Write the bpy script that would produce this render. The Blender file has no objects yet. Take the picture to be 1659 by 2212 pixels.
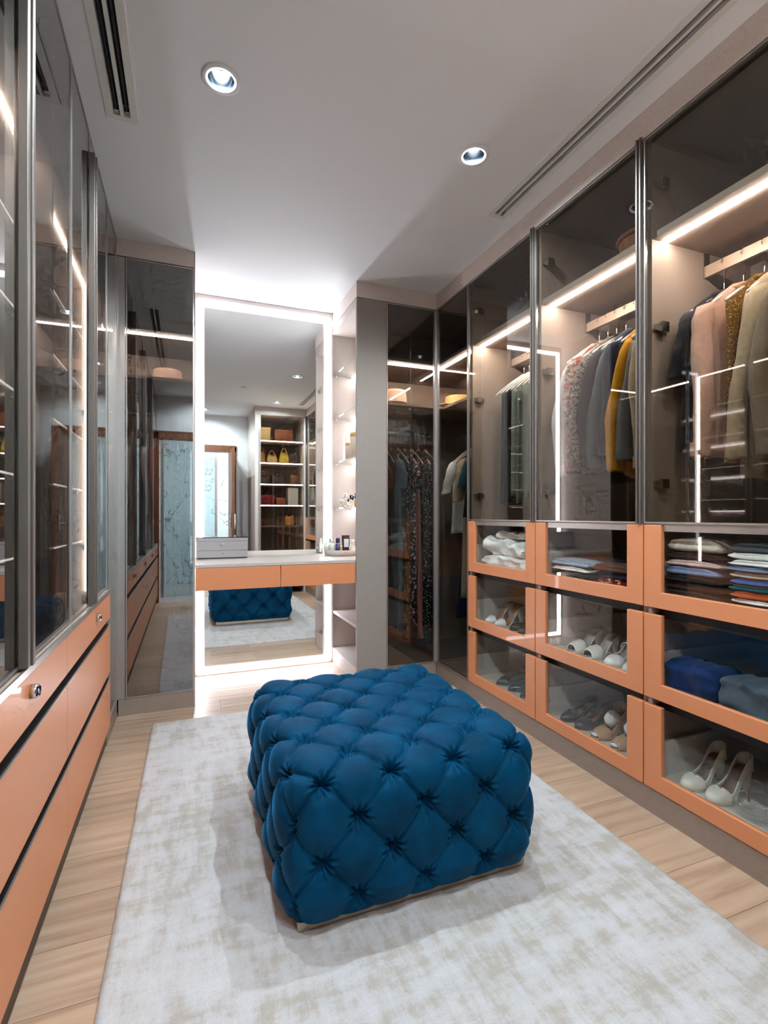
import bpy, bmesh, math, random
from mathutils import Vector, Matrix, noise
random.seed(7)
SC = bpy.context.scene
COL = SC.collection
PI = math.pi

# ------------------------------------------------------------------ camera
cam_d = bpy.data.cameras.new('camera'); cam = bpy.data.objects.new('camera', cam_d); COL.objects.link(cam)
cam_d.sensor_fit = 'AUTO'; cam_d.sensor_width = 36.0; cam_d.lens = 36.0 * 1085.0 / 2212.0
cam_d.shift_y = 7.0 / 2212.0; cam_d.clip_start = 0.02
cam.location = (0.0, 0.0, 1.13)
cam.rotation_euler = (math.radians(90), 0, -math.atan(425.2 / 1085.0))
SC.camera = cam

# ------------------------------------------------------------------ world, exposure
w = bpy.data.worlds.new('world'); SC.world = w; w.use_nodes = True
w.node_tree.nodes['Background'].inputs[0].default_value = (0.75, 0.85, 1.0, 1)
w.node_tree.nodes['Background'].inputs[1].default_value = 0.25
SC.view_settings.view_transform = 'Standard'
SC.view_settings.look = 'None'
SC.view_settings.gamma = 1.0
SC.view_settings.use_curve_mapping = False
SC.view_settings.exposure = 1.05
try:
    SC.cycles.max_bounces = 9; SC.cycles.diffuse_bounces = 4; SC.cycles.glossy_bounces = 5
    SC.cycles.transmission_bounces = 4; SC.cycles.transparent_max_bounces = 24
    SC.cycles.use_adaptive_sampling = True; SC.cycles.adaptive_threshold = 0.08; SC.cycles.adaptive_min_samples = 10
    SC.cycles.sample_clamp_indirect = 3.0; SC.cycles.use_denoising = True
    SC.cycles.caustics_reflective = False; SC.cycles.caustics_refractive = False
    SC.cycles.blur_glossy = 0.5
except Exception:
    pass

# light strengths (tuned against the photograph)
NICHE_LED = 15.0
WARD_LED = 76.0
SHELF_LED = 16.0
SPOT_W = 33.0
HALL_FILL_W = 34.0

# ------------------------------------------------------------------ dimensions
H = 2.685            # ceiling
FX = 1.635           # front plane of right wardrobes
LX = -0.365          # front plane of left doors
DX = -0.352          # front plane of left drawers
BY = 3.165           # front plane of the two end towers
MY = 3.755           # back wall of the niche
ZT = 2.575           # top of doors on the right
ZP = 0.095           # plinth

# ------------------------------------------------------------------ materials
def srgb(r, g, b):
    f = lambda c: (c / 255 / 12.92) if c / 255 <= 0.04045 else ((c / 255 + 0.055) / 1.055) ** 2.4
    return (f(r), f(g), f(b), 1.0)
MATS = {}
def base_mat(name):
    m = bpy.data.materials.new(name); m.use_nodes = True
    nt = m.node_tree; p = nt.nodes.get('Principled BSDF')
    MATS[name] = m
    return m, nt, p
def setin(p, k, v):
    if k in p.inputs: p.inputs[k].default_value = v
def ramp(nt, fac, stops):
    r = nt.nodes.new('ShaderNodeValToRGB')
    cr = r.color_ramp
    while len(cr.elements) < len(stops): cr.elements.new(0.5)
    for e, (p, c) in zip(cr.elements, stops): e.position = p; e.color = c
    nt.links.new(fac, r.inputs[0]); return r.outputs[0]
def coords(nt, scale=(1, 1, 1), kind='Object'):
    tc = nt.nodes.new('ShaderNodeTexCoord'); mp = nt.nodes.new('ShaderNodeMapping')
    mp.inputs['Scale'].default_value = scale
    nt.links.new(tc.outputs[kind], mp.inputs[0]); return mp.outputs[0]
def tex_noise(nt, vec, scale, detail=3, rough=0.5):
    n = nt.nodes.new('ShaderNodeTexNoise'); n.inputs['Scale'].default_value = scale
    n.inputs['Detail'].default_value = detail; n.inputs['Roughness'].default_value = rough
    nt.links.new(vec, n.inputs['Vector']); return n.outputs[0]
def bump(nt, p, h, strength=0.2, dist=0.002):
    b = nt.nodes.new('ShaderNodeBump'); b.inputs['Strength'].default_value = strength
    b.inputs['Distance'].default_value = dist
    nt.links.new(h, b.inputs['Height']); nt.links.new(b.outputs[0], p.inputs['Normal'])
def mixc(nt, a, b, fac, mode='MIX'):
    m = nt.nodes.new('ShaderNodeMix'); m.data_type = 'RGBA'; m.blend_type = mode
    for inp, v in ((m.inputs[0], fac), (m.inputs[6], a), (m.inputs[7], b)):
        if hasattr(v, 'is_linked') or isinstance(v, bpy.types.NodeSocket): nt.links.new(v, inp)
        else: inp.default_value = v
    return m.outputs[2]
def plain(name, col, rough=0.5, metal=0.0, var=0.08, nscale=40, bmp=0.0, coat=0.0, sheen=0.0, spec=0.5, stretch=(1, 1, 1)):
    m, nt, p = base_mat(name)
    v = coords(nt, stretch); n = tex_noise(nt, v, nscale)
    d = tuple(c * (1 - var) for c in col[:3]) + (1,); l = tuple(min(1, c * (1 + var)) for c in col[:3]) + (1,)
    nt.links.new(ramp(nt, n, [(0.3, d), (0.7, l)]), p.inputs['Base Color'])
    setin(p, 'Roughness', rough); setin(p, 'Metallic', metal); setin(p, 'Coat Weight', coat)
    setin(p, 'Sheen Weight', sheen); setin(p, 'Specular IOR Level', spec)
    if bmp: bump(nt, p, n, bmp)
    return m
def emit(name, col, s):
    m, nt, p = base_mat(name)
    setin(p, 'Base Color', (0.8, 0.8, 0.8, 1)); setin(p, 'Emission Color', col); setin(p, 'Emission Strength', s)
    return m
def glass(name, tint, f0, rough=0.0, refl=(1, 1, 1, 1)):
    """flat pane: tinted straight-through light plus a mirror image that grows with the angle"""
    m, nt, p = base_mat(name); nt.nodes.remove(p)
    out = nt.nodes['Material Output']
    t = nt.nodes.new('ShaderNodeBsdfTransparent'); t.inputs[0].default_value = tint
    g = nt.nodes.new('ShaderNodeBsdfGlossy'); g.inputs[0].default_value = refl; g.inputs['Roughness'].default_value = rough
    lw = nt.nodes.new('ShaderNodeLayerWeight'); lw.inputs[0].default_value = 0.5
    pw = nt.nodes.new('ShaderNodeMath'); pw.operation = 'POWER'; pw.inputs[1].default_value = 5.0
    nt.links.new(lw.outputs['Facing'], pw.inputs[0])
    ma = nt.nodes.new('ShaderNodeMath'); ma.operation = 'MULTIPLY_ADD'; ma.inputs[1].default_value = 1 - f0; ma.inputs[2].default_value = f0
    nt.links.new(pw.outputs[0], ma.inputs[0])
    mx = nt.nodes.new('ShaderNodeMixShader')
    nt.links.new(ma.outputs[0], mx.inputs[0]); nt.links.new(t.outputs[0], mx.inputs[1]); nt.links.new(g.outputs[0], mx.inputs[2])
    nt.links.new(mx.outputs[0], out.inputs[0])
    return m

plain('ceiling_paint', srgb(238, 240, 243), 0.85, var=0.01, nscale=200)
plain('wall_paint', srgb(225, 226, 226), 0.8, var=0.02)
plain('linen', srgb(216, 202, 194), 0.75, var=0.10, nscale=260, bmp=0.15, stretch=(1, 1, 0.35))
plain('linen_light', srgb(180, 169, 163), 0.7, var=0.07, nscale=260, bmp=0.12)
plain('pillar_linen', srgb(152, 142, 136), 0.75, var=0.09, nscale=260, bmp=0.12)
plain('plinth_taupe', srgb(150, 134, 124), 0.55, var=0.07, nscale=200, stretch=(1, 0.2, 1))
plain('plinth_dark', srgb(62, 42, 30), 0.5, var=0.1)
plain('terracotta', srgb(220, 142, 97), 0.42, var=0.025, nscale=300, bmp=0.02, coat=0.15)
plain('bronze', srgb(112, 103, 97), 0.45, metal=0.6, var=0.05, nscale=120, stretch=(1, 1, 0.05))
plain('alu', srgb(190, 183, 179), 0.3, metal=0.8, var=0.04, nscale=120)
plain('black_gap', srgb(24, 22, 21), 0.5, var=0.1)
plain('carcass', srgb(172, 153, 138), 0.6, var=0.08, nscale=220, stretch=(1, 1, 0.3), bmp=0.08)
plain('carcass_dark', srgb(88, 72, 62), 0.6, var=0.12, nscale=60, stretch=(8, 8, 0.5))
plain('drawer_lining', srgb(205, 198, 190), 0.7, var=0.05)
plain('chrome', srgb(215, 215, 218), 0.08, metal=1.0, var=0.01)
plain('copper_rail', srgb(214, 186, 164), 0.4, metal=0.3, var=0.03)
plain('dark_chrome', srgb(110, 122, 134), 0.18, metal=1.0, var=0.02)
plain('steel', srgb(190, 182, 170), 0.25, metal=1.0, var=0.03)
plain('stone_top', srgb(196, 187, 181), 0.3, var=0.05, nscale=25, coat=0.2)
plain('white_gloss', srgb(228, 226, 224), 0.25, var=0.02, coat=0.3)
plain('grey_gloss', srgb(158, 154, 156), 0.16, var=0.02, coat=0.5)
plain('black_gloss', srgb(20, 20, 22), 0.12, var=0.05, coat=0.5)
plain('white_plastic', srgb(232, 228, 224), 0.4, var=0.02)
plain('wood_door', srgb(120, 72, 46), 0.4, var=0.25, nscale=14, stretch=(6, 6, 0.4))
plain('brass_base', srgb(196, 178, 156), 0.28, metal=0.75, var=0.05, nscale=90, stretch=(0.1, 0.1, 1))
plain('grille_paint', srgb(228, 228, 224), 0.6, var=0.02)
glass('tinted_glass', (0.74, 0.725, 0.70, 1), 0.075)
glass('left_glass', (0.58, 0.57, 0.56, 1), 0.22)
glass('clear_glass', (0.96, 0.97, 0.96, 1), 0.05)
glass('shelf_glass', (0.93, 0.96, 0.95, 1), 0.06)
plain('mirror_silver', (0.86, 0.89, 0.88, 1), 0.0, metal=1.0, var=0.0)
emit('led_niche', (0.88, 0.91, 1.0, 1), NICHE_LED)
emit('led_ward', (1.0, 0.92, 0.86, 1), WARD_LED)
emit('led_shelf', (1.0, 0.95, 0.94, 1), SHELF_LED)
emit('led_left', (1.0, 0.90, 0.80, 1), WARD_LED * 0.5)
emit('led_edge', (1.0, 0.94, 0.88, 1), 1.8)
emit('lamp_disc', (1.0, 0.99, 0.97, 1), 14.0)

# oak planks: grain along world X, tone differs per plank
m, nt, p = base_mat('oak')
v = coords(nt, (1.2, 14, 14)); oi = nt.nodes.new('ShaderNodeObjectInfo')
add = nt.nodes.new('ShaderNodeVectorMath'); add.operation = 'ADD'
sc_ = nt.nodes.new('ShaderNodeVectorMath'); sc_.operation = 'SCALE'; sc_.inputs[0].default_value = (31, 17, 5)
nt.links.new(oi.outputs['Random'], sc_.inputs['Scale'])
nt.links.new(v, add.inputs[0]); nt.links.new(sc_.outputs[0], add.inputs[1])
n1 = tex_noise(nt, add.outputs[0], 2.2, 6, 0.62)
wv = nt.nodes.new('ShaderNodeTexWave'); wv.wave_type = 'BANDS'; wv.bands_direction = 'Y'
wv.inputs['Scale'].default_value = 0.35; wv.inputs['Distortion'].default_value = 9; wv.inputs['Detail'].default_value = 3; wv.inputs['Detail Scale'].default_value = 0.6
nt.links.new(add.outputs[0], wv.inputs['Vector'])
g1 = ramp(nt, n1, [(0.22, srgb(146, 116, 95)), (0.45, srgb(180, 151, 128)), (0.75, srgb(200, 175, 152))])
g2 = ramp(nt, wv.outputs[0], [(0.0, srgb(160, 132, 108)), (0.5, srgb(196, 172, 148)), (1.0, srgb(200, 178, 154))])
c = mixc(nt, g1, g2, 0.22)
tone = ramp(nt, oi.outputs['Random'], [(0.0, (0.84, 0.83, 0.82, 1)), (0.5, (1, 1, 1, 1)), (1.0, (1.06, 1.03, 1.0, 1))])
nt.links.new(mixc(nt, c, tone, 1.0, 'MULTIPLY'), p.inputs['Base Color'])
setin(p, 'Roughness', 0.38); bump(nt, p, n1, 0.08, 0.001)

# rug: pale viscose with a worn beige pattern
m, nt, p = base_mat('rug_pile')
va = coords(nt, (3.2, 9.5, 1)); vb = coords(nt, (17, 4.2, 1)); vc = coords(nt, (1, 1, 1))
na = tex_noise(nt, va, 1.7, 7, 0.68); nb = tex_noise(nt, vb, 1.3, 6, 0.7); nf = tex_noise(nt, vc, 420, 2, 0.6); nl = tex_noise(nt, vc, 1.6, 3, 0.5)
mu = nt.nodes.new('ShaderNodeMath'); mu.operation = 'ADD'; nt.links.new(na, mu.inputs[0]); nt.links.new(nb, mu.inputs[1])
mu2 = nt.nodes.new('ShaderNodeMath'); mu2.operation = 'MULTIPLY_ADD'; mu2.inputs[1].default_value = 0.5
nt.links.new(nl, mu2.inputs[0]); nt.links.new(mu.outputs[0], mu2.inputs[2])
pat = ramp(nt, mu2.outputs[0], [(1.02 / 2, srgb(0, 0, 0)), (0.51, srgb(0, 0, 0))])
dv = nt.nodes.new('ShaderNodeMath'); dv.operation = 'MULTIPLY'; dv.inputs[1].default_value = 0.4; nt.links.new(mu2.outputs[0], dv.inputs[0])
pat = ramp(nt, dv.outputs[0], [(0.42, srgb(206, 207, 211)), (0.50, srgb(198, 197, 198)), (0.555, srgb(182, 177, 170)), (0.66, srgb(172, 165, 155))])
fib = ramp(nt, nf, [(0.3, (0.86, 0.86, 0.86, 1)), (0.7, (1.05, 1.05, 1.05, 1))])
nt.links.new(mixc(nt, pat, fib, 1.0, 'MULTIPLY'), p.inputs['Base Color'])
setin(p, 'Roughness', 0.75); setin(p, 'Sheen Weight', 0.25); bump(nt, p, nf, 0.35, 0.003)

# blue velvet
m, nt, p = base_mat('velvet')
v = coords(nt); n = tex_noise(nt, v, 9, 4, 0.6)
lw = nt.nodes.new('ShaderNodeLayerWeight'); lw.inputs[0].default_value = 0.35
vel = ramp(nt, n, [(0.3, srgb(0, 46, 74)), (0.7, srgb(0, 72, 110))])
nt.links.new(vel, p.inputs['Base Color'])
setin(p, 'Roughness', 0.6); setin(p, 'Sheen Weight', 0.8); setin(p, 'Sheen Roughness', 0.28); setin(p, 'Sheen Tint', srgb(10, 150, 220)); setin(p, 'Specular IOR Level', 0.08)
bump(nt, p, tex_noise(nt, v, 900, 2), 0.15, 0.001)

# marble beyond the door
m, nt, p = base_mat('marble')
v = coords(nt, (1, 1, 0.7)); n = tex_noise(nt, v, 2.0, 8, 0.65)
rd = nt.nodes.new('ShaderNodeTexNoise'); rd.inputs['Scale'].default_value = 1.6; rd.inputs['Detail'].default_value = 6; rd.inputs['Distortion'].default_value = 1.4
nt.links.new(v, rd.inputs['Vector'])
nt.links.new(ramp(nt, rd.outputs[0], [(0.0, srgb(225, 232, 232)), (0.49, srgb(225, 232, 232)), (0.5, srgb(120, 130, 132)), (0.512, srgb(228, 234, 234)), (1.0, srgb(235, 240, 240))]), p.inputs['Base Color'])
setin(p, 'Roughness', 0.2)

def fabric(name, col, rough=0.9, var=0.1, scale=60, bmp=0.25, sheen=0.15):
    return plain(name, col, rough, var=var, nscale=scale, bmp=bmp, sheen=sheen, spec=0.2)
def pattern_mat(name, kind, a, b, c=None, scale=30):
    m, nt, p = base_mat(name); v = coords(nt)
    if kind == 'dots':
        vo = nt.nodes.new('ShaderNodeTexVoronoi'); vo.inputs['Scale'].default_value = scale; nt.links.new(v, vo.inputs['Vector'])
        col = ramp(nt, vo.outputs['Distance'], [(0.0, b), (0.26, b), (0.30, a), (1.0, a)])
    elif kind == 'stripe':
        wv = nt.nodes.new('ShaderNodeTexWave'); wv.bands_direction = 'Z'; wv.inputs['Scale'].default_value = scale; wv.inputs['Distortion'].default_value = 0.6
        nt.links.new(v, wv.inputs['Vector']); col = ramp(nt, wv.outputs[0], [(0.4, a), (0.55, b)])
    elif kind == 'floral':
        vo = nt.nodes.new('ShaderNodeTexVoronoi'); vo.inputs['Scale'].default_value = scale; nt.links.new(v, vo.inputs['Vector'])
        n = tex_noise(nt, v, scale * 1.3, 4)
        c1 = ramp(nt, n, [(0.44, a), (0.5, b), (0.56, b), (0.6, c or b)])
        col = mixc(nt, c1, a, ramp(nt, vo.outputs['Distance'], [(0.3, (0, 0, 0, 1)), (0.55, (1, 1, 1, 1))]))
    elif kind == 'knit':
        vo = nt.nodes.new('ShaderNodeTexVoronoi'); vo.inputs['Scale'].default_value = scale; nt.links.new(v, vo.inputs['Vector'])
        sep = nt.nodes.new('ShaderNodeSeparateColor'); nt.links.new(vo.outputs['Color'], sep.inputs[0])
        col = ramp(nt, sep.outputs[0], [(0.0, a), (0.45, b), (0.78, c), (0.86, a)])
        bump(nt, p, vo.outputs['Distance'], 0.6, 0.006)
    nt.links.new(col, p.inputs['Base Color']); setin(p, 'Roughness', 0.85); setin(p, 'Specular IOR Level', 0.2)
    return m
M = MATS

# ------------------------------------------------------------------ mesh helpers
ORG = {}
class MB:
    def __init__(s): s.v = []; s.f = []
    def add(s, vs, fs):
        o = len(s.v); s.v += [tuple(q) for q in vs]; s.f += [tuple(i + o for i in q) for q in fs]; return s
    def box(s, x0, x1, y0, y1, z0, z1):
        x0, x1 = min(x0, x1), max(x0, x1); y0, y1 = min(y0, y1), max(y0, y1); z0, z1 = min(z0, z1), max(z0, z1)
        return s.add([(x0, y0, z0), (x1, y0, z0), (x1, y1, z0), (x0, y1, z0), (x0, y0, z1), (x1, y0, z1), (x1, y1, z1), (x0, y1, z1)],
                     [(0, 3, 2, 1), (4, 5, 6, 7), (0, 1, 5, 4), (1, 2, 6, 5), (2, 3, 7, 6), (3, 0, 4, 7)])
    def prism(s, poly, axis, a, b):
        """polygon (2-D, counter-clockwise) pushed along an axis from a to b"""
        def P(u, w, t): return {'x': (t, u, w), 'y': (u, t, w), 'z': (u, w, t)}[axis]
        n = len(poly)
        return s.add([P(u, w, a) for u, w in poly] + [P(u, w, b) for u, w in poly],
                     [tuple(range(n))[::-1], tuple(range(n, 2 * n))] + [(i, (i + 1) % n, n + (i + 1) % n, n + i) for i in range(n)])
    def grid(s, fn, nu, nv, cu=False, cv=False):
        vs = [fn(i / (nu if cu else nu - 1), j / (nv if cv else nv - 1)) for i in range(nu) for j in range(nv)]
        fs = []
        for i in range(nu if cu else nu - 1):
            for j in range(nv if cv else nv - 1):
                i2, j2 = (i + 1) % nu, (j + 1) % nv
                fs.append((i * nv + j, i2 * nv + j, i2 * nv + j2, i * nv + j2))
        return s.add(vs, fs)
    def lathe(s, prof, n=20, c=(0, 0, 0), sx=1, sy=1):
        k = len(prof)
        vs = [(c[0] + r * math.cos(2 * PI * i / n) * sx, c[1] + r * math.sin(2 * PI * i / n) * sy, c[2] + z) for i in range(n) for r, z in prof]
        fs = [(i * k + j, ((i + 1) % n) * k + j, ((i + 1) % n) * k + j + 1, i * k + j + 1) for i in range(n) for j in range(k - 1)]
        return s.add(vs, fs)
    def tube(s, path, r, n=8, closed=False):
        pts = [Vector(q) for q in path]; vs = []; rr = r if isinstance(r, (list, tuple)) else [r] * len(pts)
        up = Vector((0.13, 0.31, 0.94))
        for i, q in enumerate(pts):
            a = pts[max(i - 1, 0)] if not closed else pts[i - 1]; b = pts[min(i + 1, len(pts) - 1)] if not closed else pts[(i + 1) % len(pts)]
            t = (b - a).normalized()
            if abs(t.dot(up)) > 0.95: up = Vector((0.94, 0.2, 0.1))
            u = (up - t * up.dot(t)).normalized(); w_ = t.cross(u)
            vs += [q + (u * math.cos(2 * PI * k / n) + w_ * math.sin(2 * PI * k / n)) * rr[i] for k in range(n)]
        m_ = len(pts); fs = []
        for i in range(m_ if closed else m_ - 1):
            for k in range(n):
                i2 = (i + 1) % m_
                fs.append((i * n + k, i * n + (k + 1) % n, i2 * n + (k + 1) % n, i2 * n + k))
        if not closed: fs += [tuple(range(n))[::-1], tuple(range((m_ - 1) * n, m_ * n))]
        return s.add(vs, fs)
    def build(s, name, mat, parent=None, smooth=False, bevel=0, loc=None, rotz=0, solid=0):
        me = bpy.data.meshes.new(name)
        org = ORG.get(parent.name, Vector((0, 0, 0))) if parent else (Vector(loc) if loc is not None and rotz is None else Vector((0, 0, 0)))
        me.from_pydata([tuple(Vector(q) - org) for q in s.v], [], s.f)
        me.validate(); bm = bmesh.new(); bm.from_mesh(me); bmesh.ops.recalc_face_normals(bm, faces=bm.faces); bm.to_mesh(me); bm.free()
        if smooth:
            for q in me.polygons: q.use_smooth = True
        me.materials.append(M[mat])
        o = bpy.data.objects.new(name, me); COL.objects.link(o)
        if parent: o.parent = parent
        elif loc is not None: o.location = loc; o.rotation_euler = (0, 0, rotz or 0)
        ORG[o.name] = org if (parent or rotz is None) else Vector((0, 0, 0))
        if bevel:
            b = o.modifiers.new('bevel', 'BEVEL'); b.width = bevel; b.segments = 2; b.limit_method = 'ANGLE'; b.angle_limit = math.radians(40)
        if solid:
            b = o.modifiers.new('solid', 'SOLIDIFY'); b.thickness = solid; b.offset = -1
        return o
def box(name, mat, parent, x0, x1, y0, y1, z0, z1, bevel=0):
    return MB().box(x0, x1, y0, y1, z0, z1).build(name, mat, parent, bevel=bevel)
def tag(o, label, cat, group=None):
    o['label'] = label; o['category'] = cat
    if group: o['group'] = group
    return o
def thing(name, label, cat, loc, group=None, rotz=0, local=False):
    """Empty at the base of a thing; parts are written in room coordinates unless local"""
    o = bpy.data.objects.new(name, None); COL.objects.link(o); o.location = loc; o.rotation_euler = (0, 0, rotz)
    o.empty_display_size = 0.05
    ORG[o.name] = Vector((0, 0, 0)) if local else Vector(loc)
    return tag(o, label, cat, group)
def struct(o):
    o['kind'] = 'structure'; return o
def sbox(name, mat, *a): return struct(MB().box(*a).build(name, mat))
def copy_tree(o, parent=None):
    c_ = o.copy(); COL.objects.link(c_); c_.parent = parent
    for ch in list(o.children): copy_tree(ch, c_)
    return c_

# ------------------------------------------------------------------ room shell
floor = struct(MB().box(-1.02, 2.32, -2.6, 3.80, -0.06, -0.012).build('floor', 'plinth_dark'))
PW = 0.19; row = 0; y = -0.75
while y < MY:
    y1 = min(y + PW, MY); x = -0.55 - random.random() * 0.9
    while x < 2.0:
        L_ = random.uniform(1.3, 1.9); a, b = max(x, -0.40), min(x + L_, 1.70)
        if y > BY - 0.02: a, b = max(a, 0.0), min(b, 1.30)
        if b - a > 0.03:
            MB().box(a + 0.0006, b - 0.0006, y + 0.0007, y1 - 0.0007, -0.012, 0.0).build('plank', 'oak', floor)
        x += L_
    y = y1
box('hall_tile', 'stone_top', floor, -1.0, 2.3, -2.6, -0.75, -0.012, 0.0)

# downlights and grilles cut real holes in the ceiling slab
DOWN = [(0.113, 1.88), (1.153, 1.88), (1.153, 0.49), (0.113, 0.49), (0.25, -0.35)]
HOLES = [(x - 0.047, x + 0.047, y - 0.047, y + 0.047) for x, y in DOWN]
GR = [(-0.265, -0.205, 0.45, 2.19), (1.472, 1.523, 0.45, 2.20)]
HOLES += GR
def slab_with_holes(name, mat, x0, x1, y0, y1, z0, z1, holes):
    xs = sorted({x0, x1, *[h[0] for h in holes], *[h[1] for h in holes]}); ys = sorted({y0, y1, *[h[2] for h in holes], *[h[3] for h in holes]})
    inh = lambda i, j: any(h[0] < (xs[i] + xs[i + 1]) / 2 < h[1] and h[2] < (ys[j] + ys[j + 1]) / 2 < h[3] for h in holes)
    vs = [(x, y, z) for z in (z0, z1) for x in xs for y in ys]; ny = len(ys); nx = len(xs); N = nx * ny
    fs = []
    for i in range(nx - 1):
        for j in range(ny - 1):
            if inh(i, j): continue
            a, b, c_, d = i * ny + j, (i + 1) * ny + j, (i + 1) * ny + j + 1, i * ny + j + 1
            fs += [(a, d, c_, b), (a + N, b + N, c_ + N, d + N)]
            if i == 0 or inh(i - 1, j): fs.append((a, a + N, d + N, d))
            if i == nx - 2 or inh(i + 1, j): fs.append((b, c_, c_ + N, b + N))
            if j == 0 or inh(i, j - 1): fs.append((a, b, b + N, a + N))
            if j == ny - 2 or inh(i, j + 1): fs.append((d, d + N, c_ + N, c_))
    return MB().add(vs, fs).build(name, mat)
struct(slab_with_holes('ceiling', 'ceiling_paint', -1.02, 2.32, -2.6, 3.80, H, H + 0.05, HOLES))
sbox('wall_back', 'linen_light', -1.02, 2.32, MY + 0.005, 3.82, 0, H)
sbox('wall_left', 'wall_paint', -1.06, -1.0, -2.6, 3.82, 0, H)
sbox('wall_right', 'wall_paint', 2.26, 2.32, -2.6, 3.82, 0, H)
wf = struct(MB().box(-1.0, -0.36, -0.85, -0.75, 0, H).box(0.70, 2.26, -0.85, -0.75, 0, H).box(-0.36, 0.70, -0.85, -0.75, 2.16, H).build('wall_front', 'wall_paint'))
sbox('wall_hall', 'marble', -1.0, 2.26, -2.66, -2.6, 0, H)

# recessed downlights
for i, (x, y) in enumerate(DOWN):
    lab = ['round recessed ceiling downlight nearest the left wardrobes, bare of any neighbour', 'round recessed ceiling downlight beside the long air slot',
           'round recessed downlight seen only in the vanity mirror, right side', 'round recessed downlight behind the viewpoint, left side',
           'round recessed downlight over the entrance passage'][i]
    t = thing('downlight', lab, 'ceiling light', (x, y, H), 'recessed ceiling downlights')
    MB().lathe([(0.068, -0.0005), (0.068, -0.003), (0.047, -0.005), (0.046, 0.0), (0.068, -0.0005)], 32, (x, y, H)).build('trim_ring', 'ceiling_paint', t, True)
    MB().lathe([(0.046, -0.002), (0.045, 0.03), (0.040, 0.06), (0.034, 0.080), (0.0, 0.082)], 32, (x, y, H)).build('reflector', 'dark_chrome', t, True)
    MB().lathe([(0.0, 0.068), (0.030, 0.070), (0.033, 0.076), (0.0, 0.078)], 24, (x, y, H)).build('lamp', 'lamp_disc', t, True)
    ld = bpy.data.lights.new('downlight_beam', 'SPOT'); ld.energy = SPOT_W * (0.7 if i == 4 else 1); ld.spot_size = math.radians(170); ld.spot_blend = 0.5
    ld.shadow_soft_size = 0.014; ld.color = (0.80, 0.93, 1.0)
    lo = bpy.data.objects.new('downlight_beam', ld); COL.objects.link(lo); lo.parent = t; lo.location = (0, 0, 0.010)

# air slots
for i, (x0, x1, y0, y1) in enumerate(GR):
    t = thing('air_slot', ['white linear air slot in the ceiling along the left wardrobes', 'long white linear air slot in the ceiling along the right wardrobes'][i], 'air vent', ((x0 + x1) / 2, (y0 + y1) / 2, H), 'linear ceiling air slots')
    wdt = 0.026; mid = (x0 + x1) / 2; hb = 0.006
    fr = MB()
    fr.box(x0 - wdt, x0, y0 - wdt, y1 + wdt, H - 0.004, H + 0.001).box(x1, x1 + wdt, y0 - wdt, y1 + wdt, H - 0.004, H + 0.001)
    fr.box(x0, x1, y0 - wdt, y0, H - 0.004, H + 0.001).box(x0, x1, y1, y1 + wdt, H - 0.004, H + 0.001)
    fr.build('frame', 'grille_paint', t)
    box('divider_bar', 'grille_paint', t, mid - hb, mid + hb, y0, y1, H - 0.003, H + 0.02)
    box('duct', 'black_gap', t, x0, x1, y0, y1, H + 0.045, H + 0.052)
    for k, bx in enumerate(((x0 + mid - hb) / 2, (x1 + mid + hb) / 2)):
        box('blade', 'bronze' if i else 'black_gap', t, bx - 0.003, bx + 0.003, y0, y1, H + 0.006, H + 0.022)
        box('end_clip', 'steel', t, bx - 0.008, bx + 0.008, y1 - 0.022, y1 - 0.004, H + 0.002, H + 0.018)
t = tag(MB().lathe([(0.0, -0.012), (0.026, -0.012), (0.034, -0.004), (0.034, 0.0), (0.0, 0.0)], 24).build('smoke_detector', 'white_plastic', smooth=True, loc=(0.64, 1.18, H)), 'small white round detector on the ceiling, seen in the mirror', 'detector')

# entrance door seen in the mirror
door = struct(bpy.data.objects.new('door_1', None)); COL.objects.link(door); ORG['door_1'] = Vector((0, 0, 0))
box('jamb', 'wood_door', door, -0.40, -0.34, -0.87, -0.73, 0, 2.20); box('jamb', 'wood_door', door, 0.64, 0.72, -0.87, -0.73, 0, 2.20)
box('head', 'wood_door', door, -0.40, 0.72, -0.87, -0.73, 2.12, 2.22)
lf = box('leaf', 'wood_door', door, 0.60, 0.64, -0.73, -0.02 - 0.05, 0.01, 2.11, 0.002)
for s_ in (-1, 1):
    xx = 0.62 + s_ * 0.03
    MB().box(xx - 0.006, xx + 0.006, -0.19, -0.15, 0.93, 1.15).tube([(xx, -0.17, 1.04), (xx + s_ * 0.04, -0.17, 1.04), (xx + s_ * 0.045, -0.29, 1.04)], 0.009, 8).build('handle', 'chrome', lf)
gp = thing('glass_partition', 'pale blue glass panel standing beyond the entrance door', 'glass panel', (0.0, -1.2, 0))
box('frame', 'alu', gp, -0.34, -0.30, -1.22, -1.18, 0, 2.4); box('frame', 'alu', gp, 0.42, 0.46, -1.22, -1.18, 0, 2.4); box('frame', 'alu', gp, -0.34, 0.46, -1.22, -1.18, 2.36, 2.4)
glass('blue_glass', (0.84, 0.93, 0.96, 1), 0.06)
box('pane', 'blue_glass', gp, -0.30, 0.42, -1.205, -1.195, 0.01, 2.36)
hl = thing('hall_fill_lamp', 'added flat square fill lamp on the hall ceiling beyond the door', 'ceiling light', (0.3, -1.12, H))  # added lamp: brightens the hall marble so it fills the dressing room
box('housing', 'white_plastic', hl, 0.0, 0.6, -1.36, -0.88, H - 0.03, H - 0.001); 
emit('hall_fill_glow', (0.92, 0.97, 1.0, 1), 6.0)
box('diffuser', 'hall_fill_glow', hl, 0.03, 0.57, -1.33, -0.91, H - 0.033, H - 0.03)
ld = bpy.data.lights.new('hall_fill_light', 'AREA'); ld.shape = 'RECTANGLE'; ld.size = 0.54; ld.size_y = 0.42; ld.energy = HALL_FILL_W; ld.color = (0.92, 0.97, 1.0)
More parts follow.
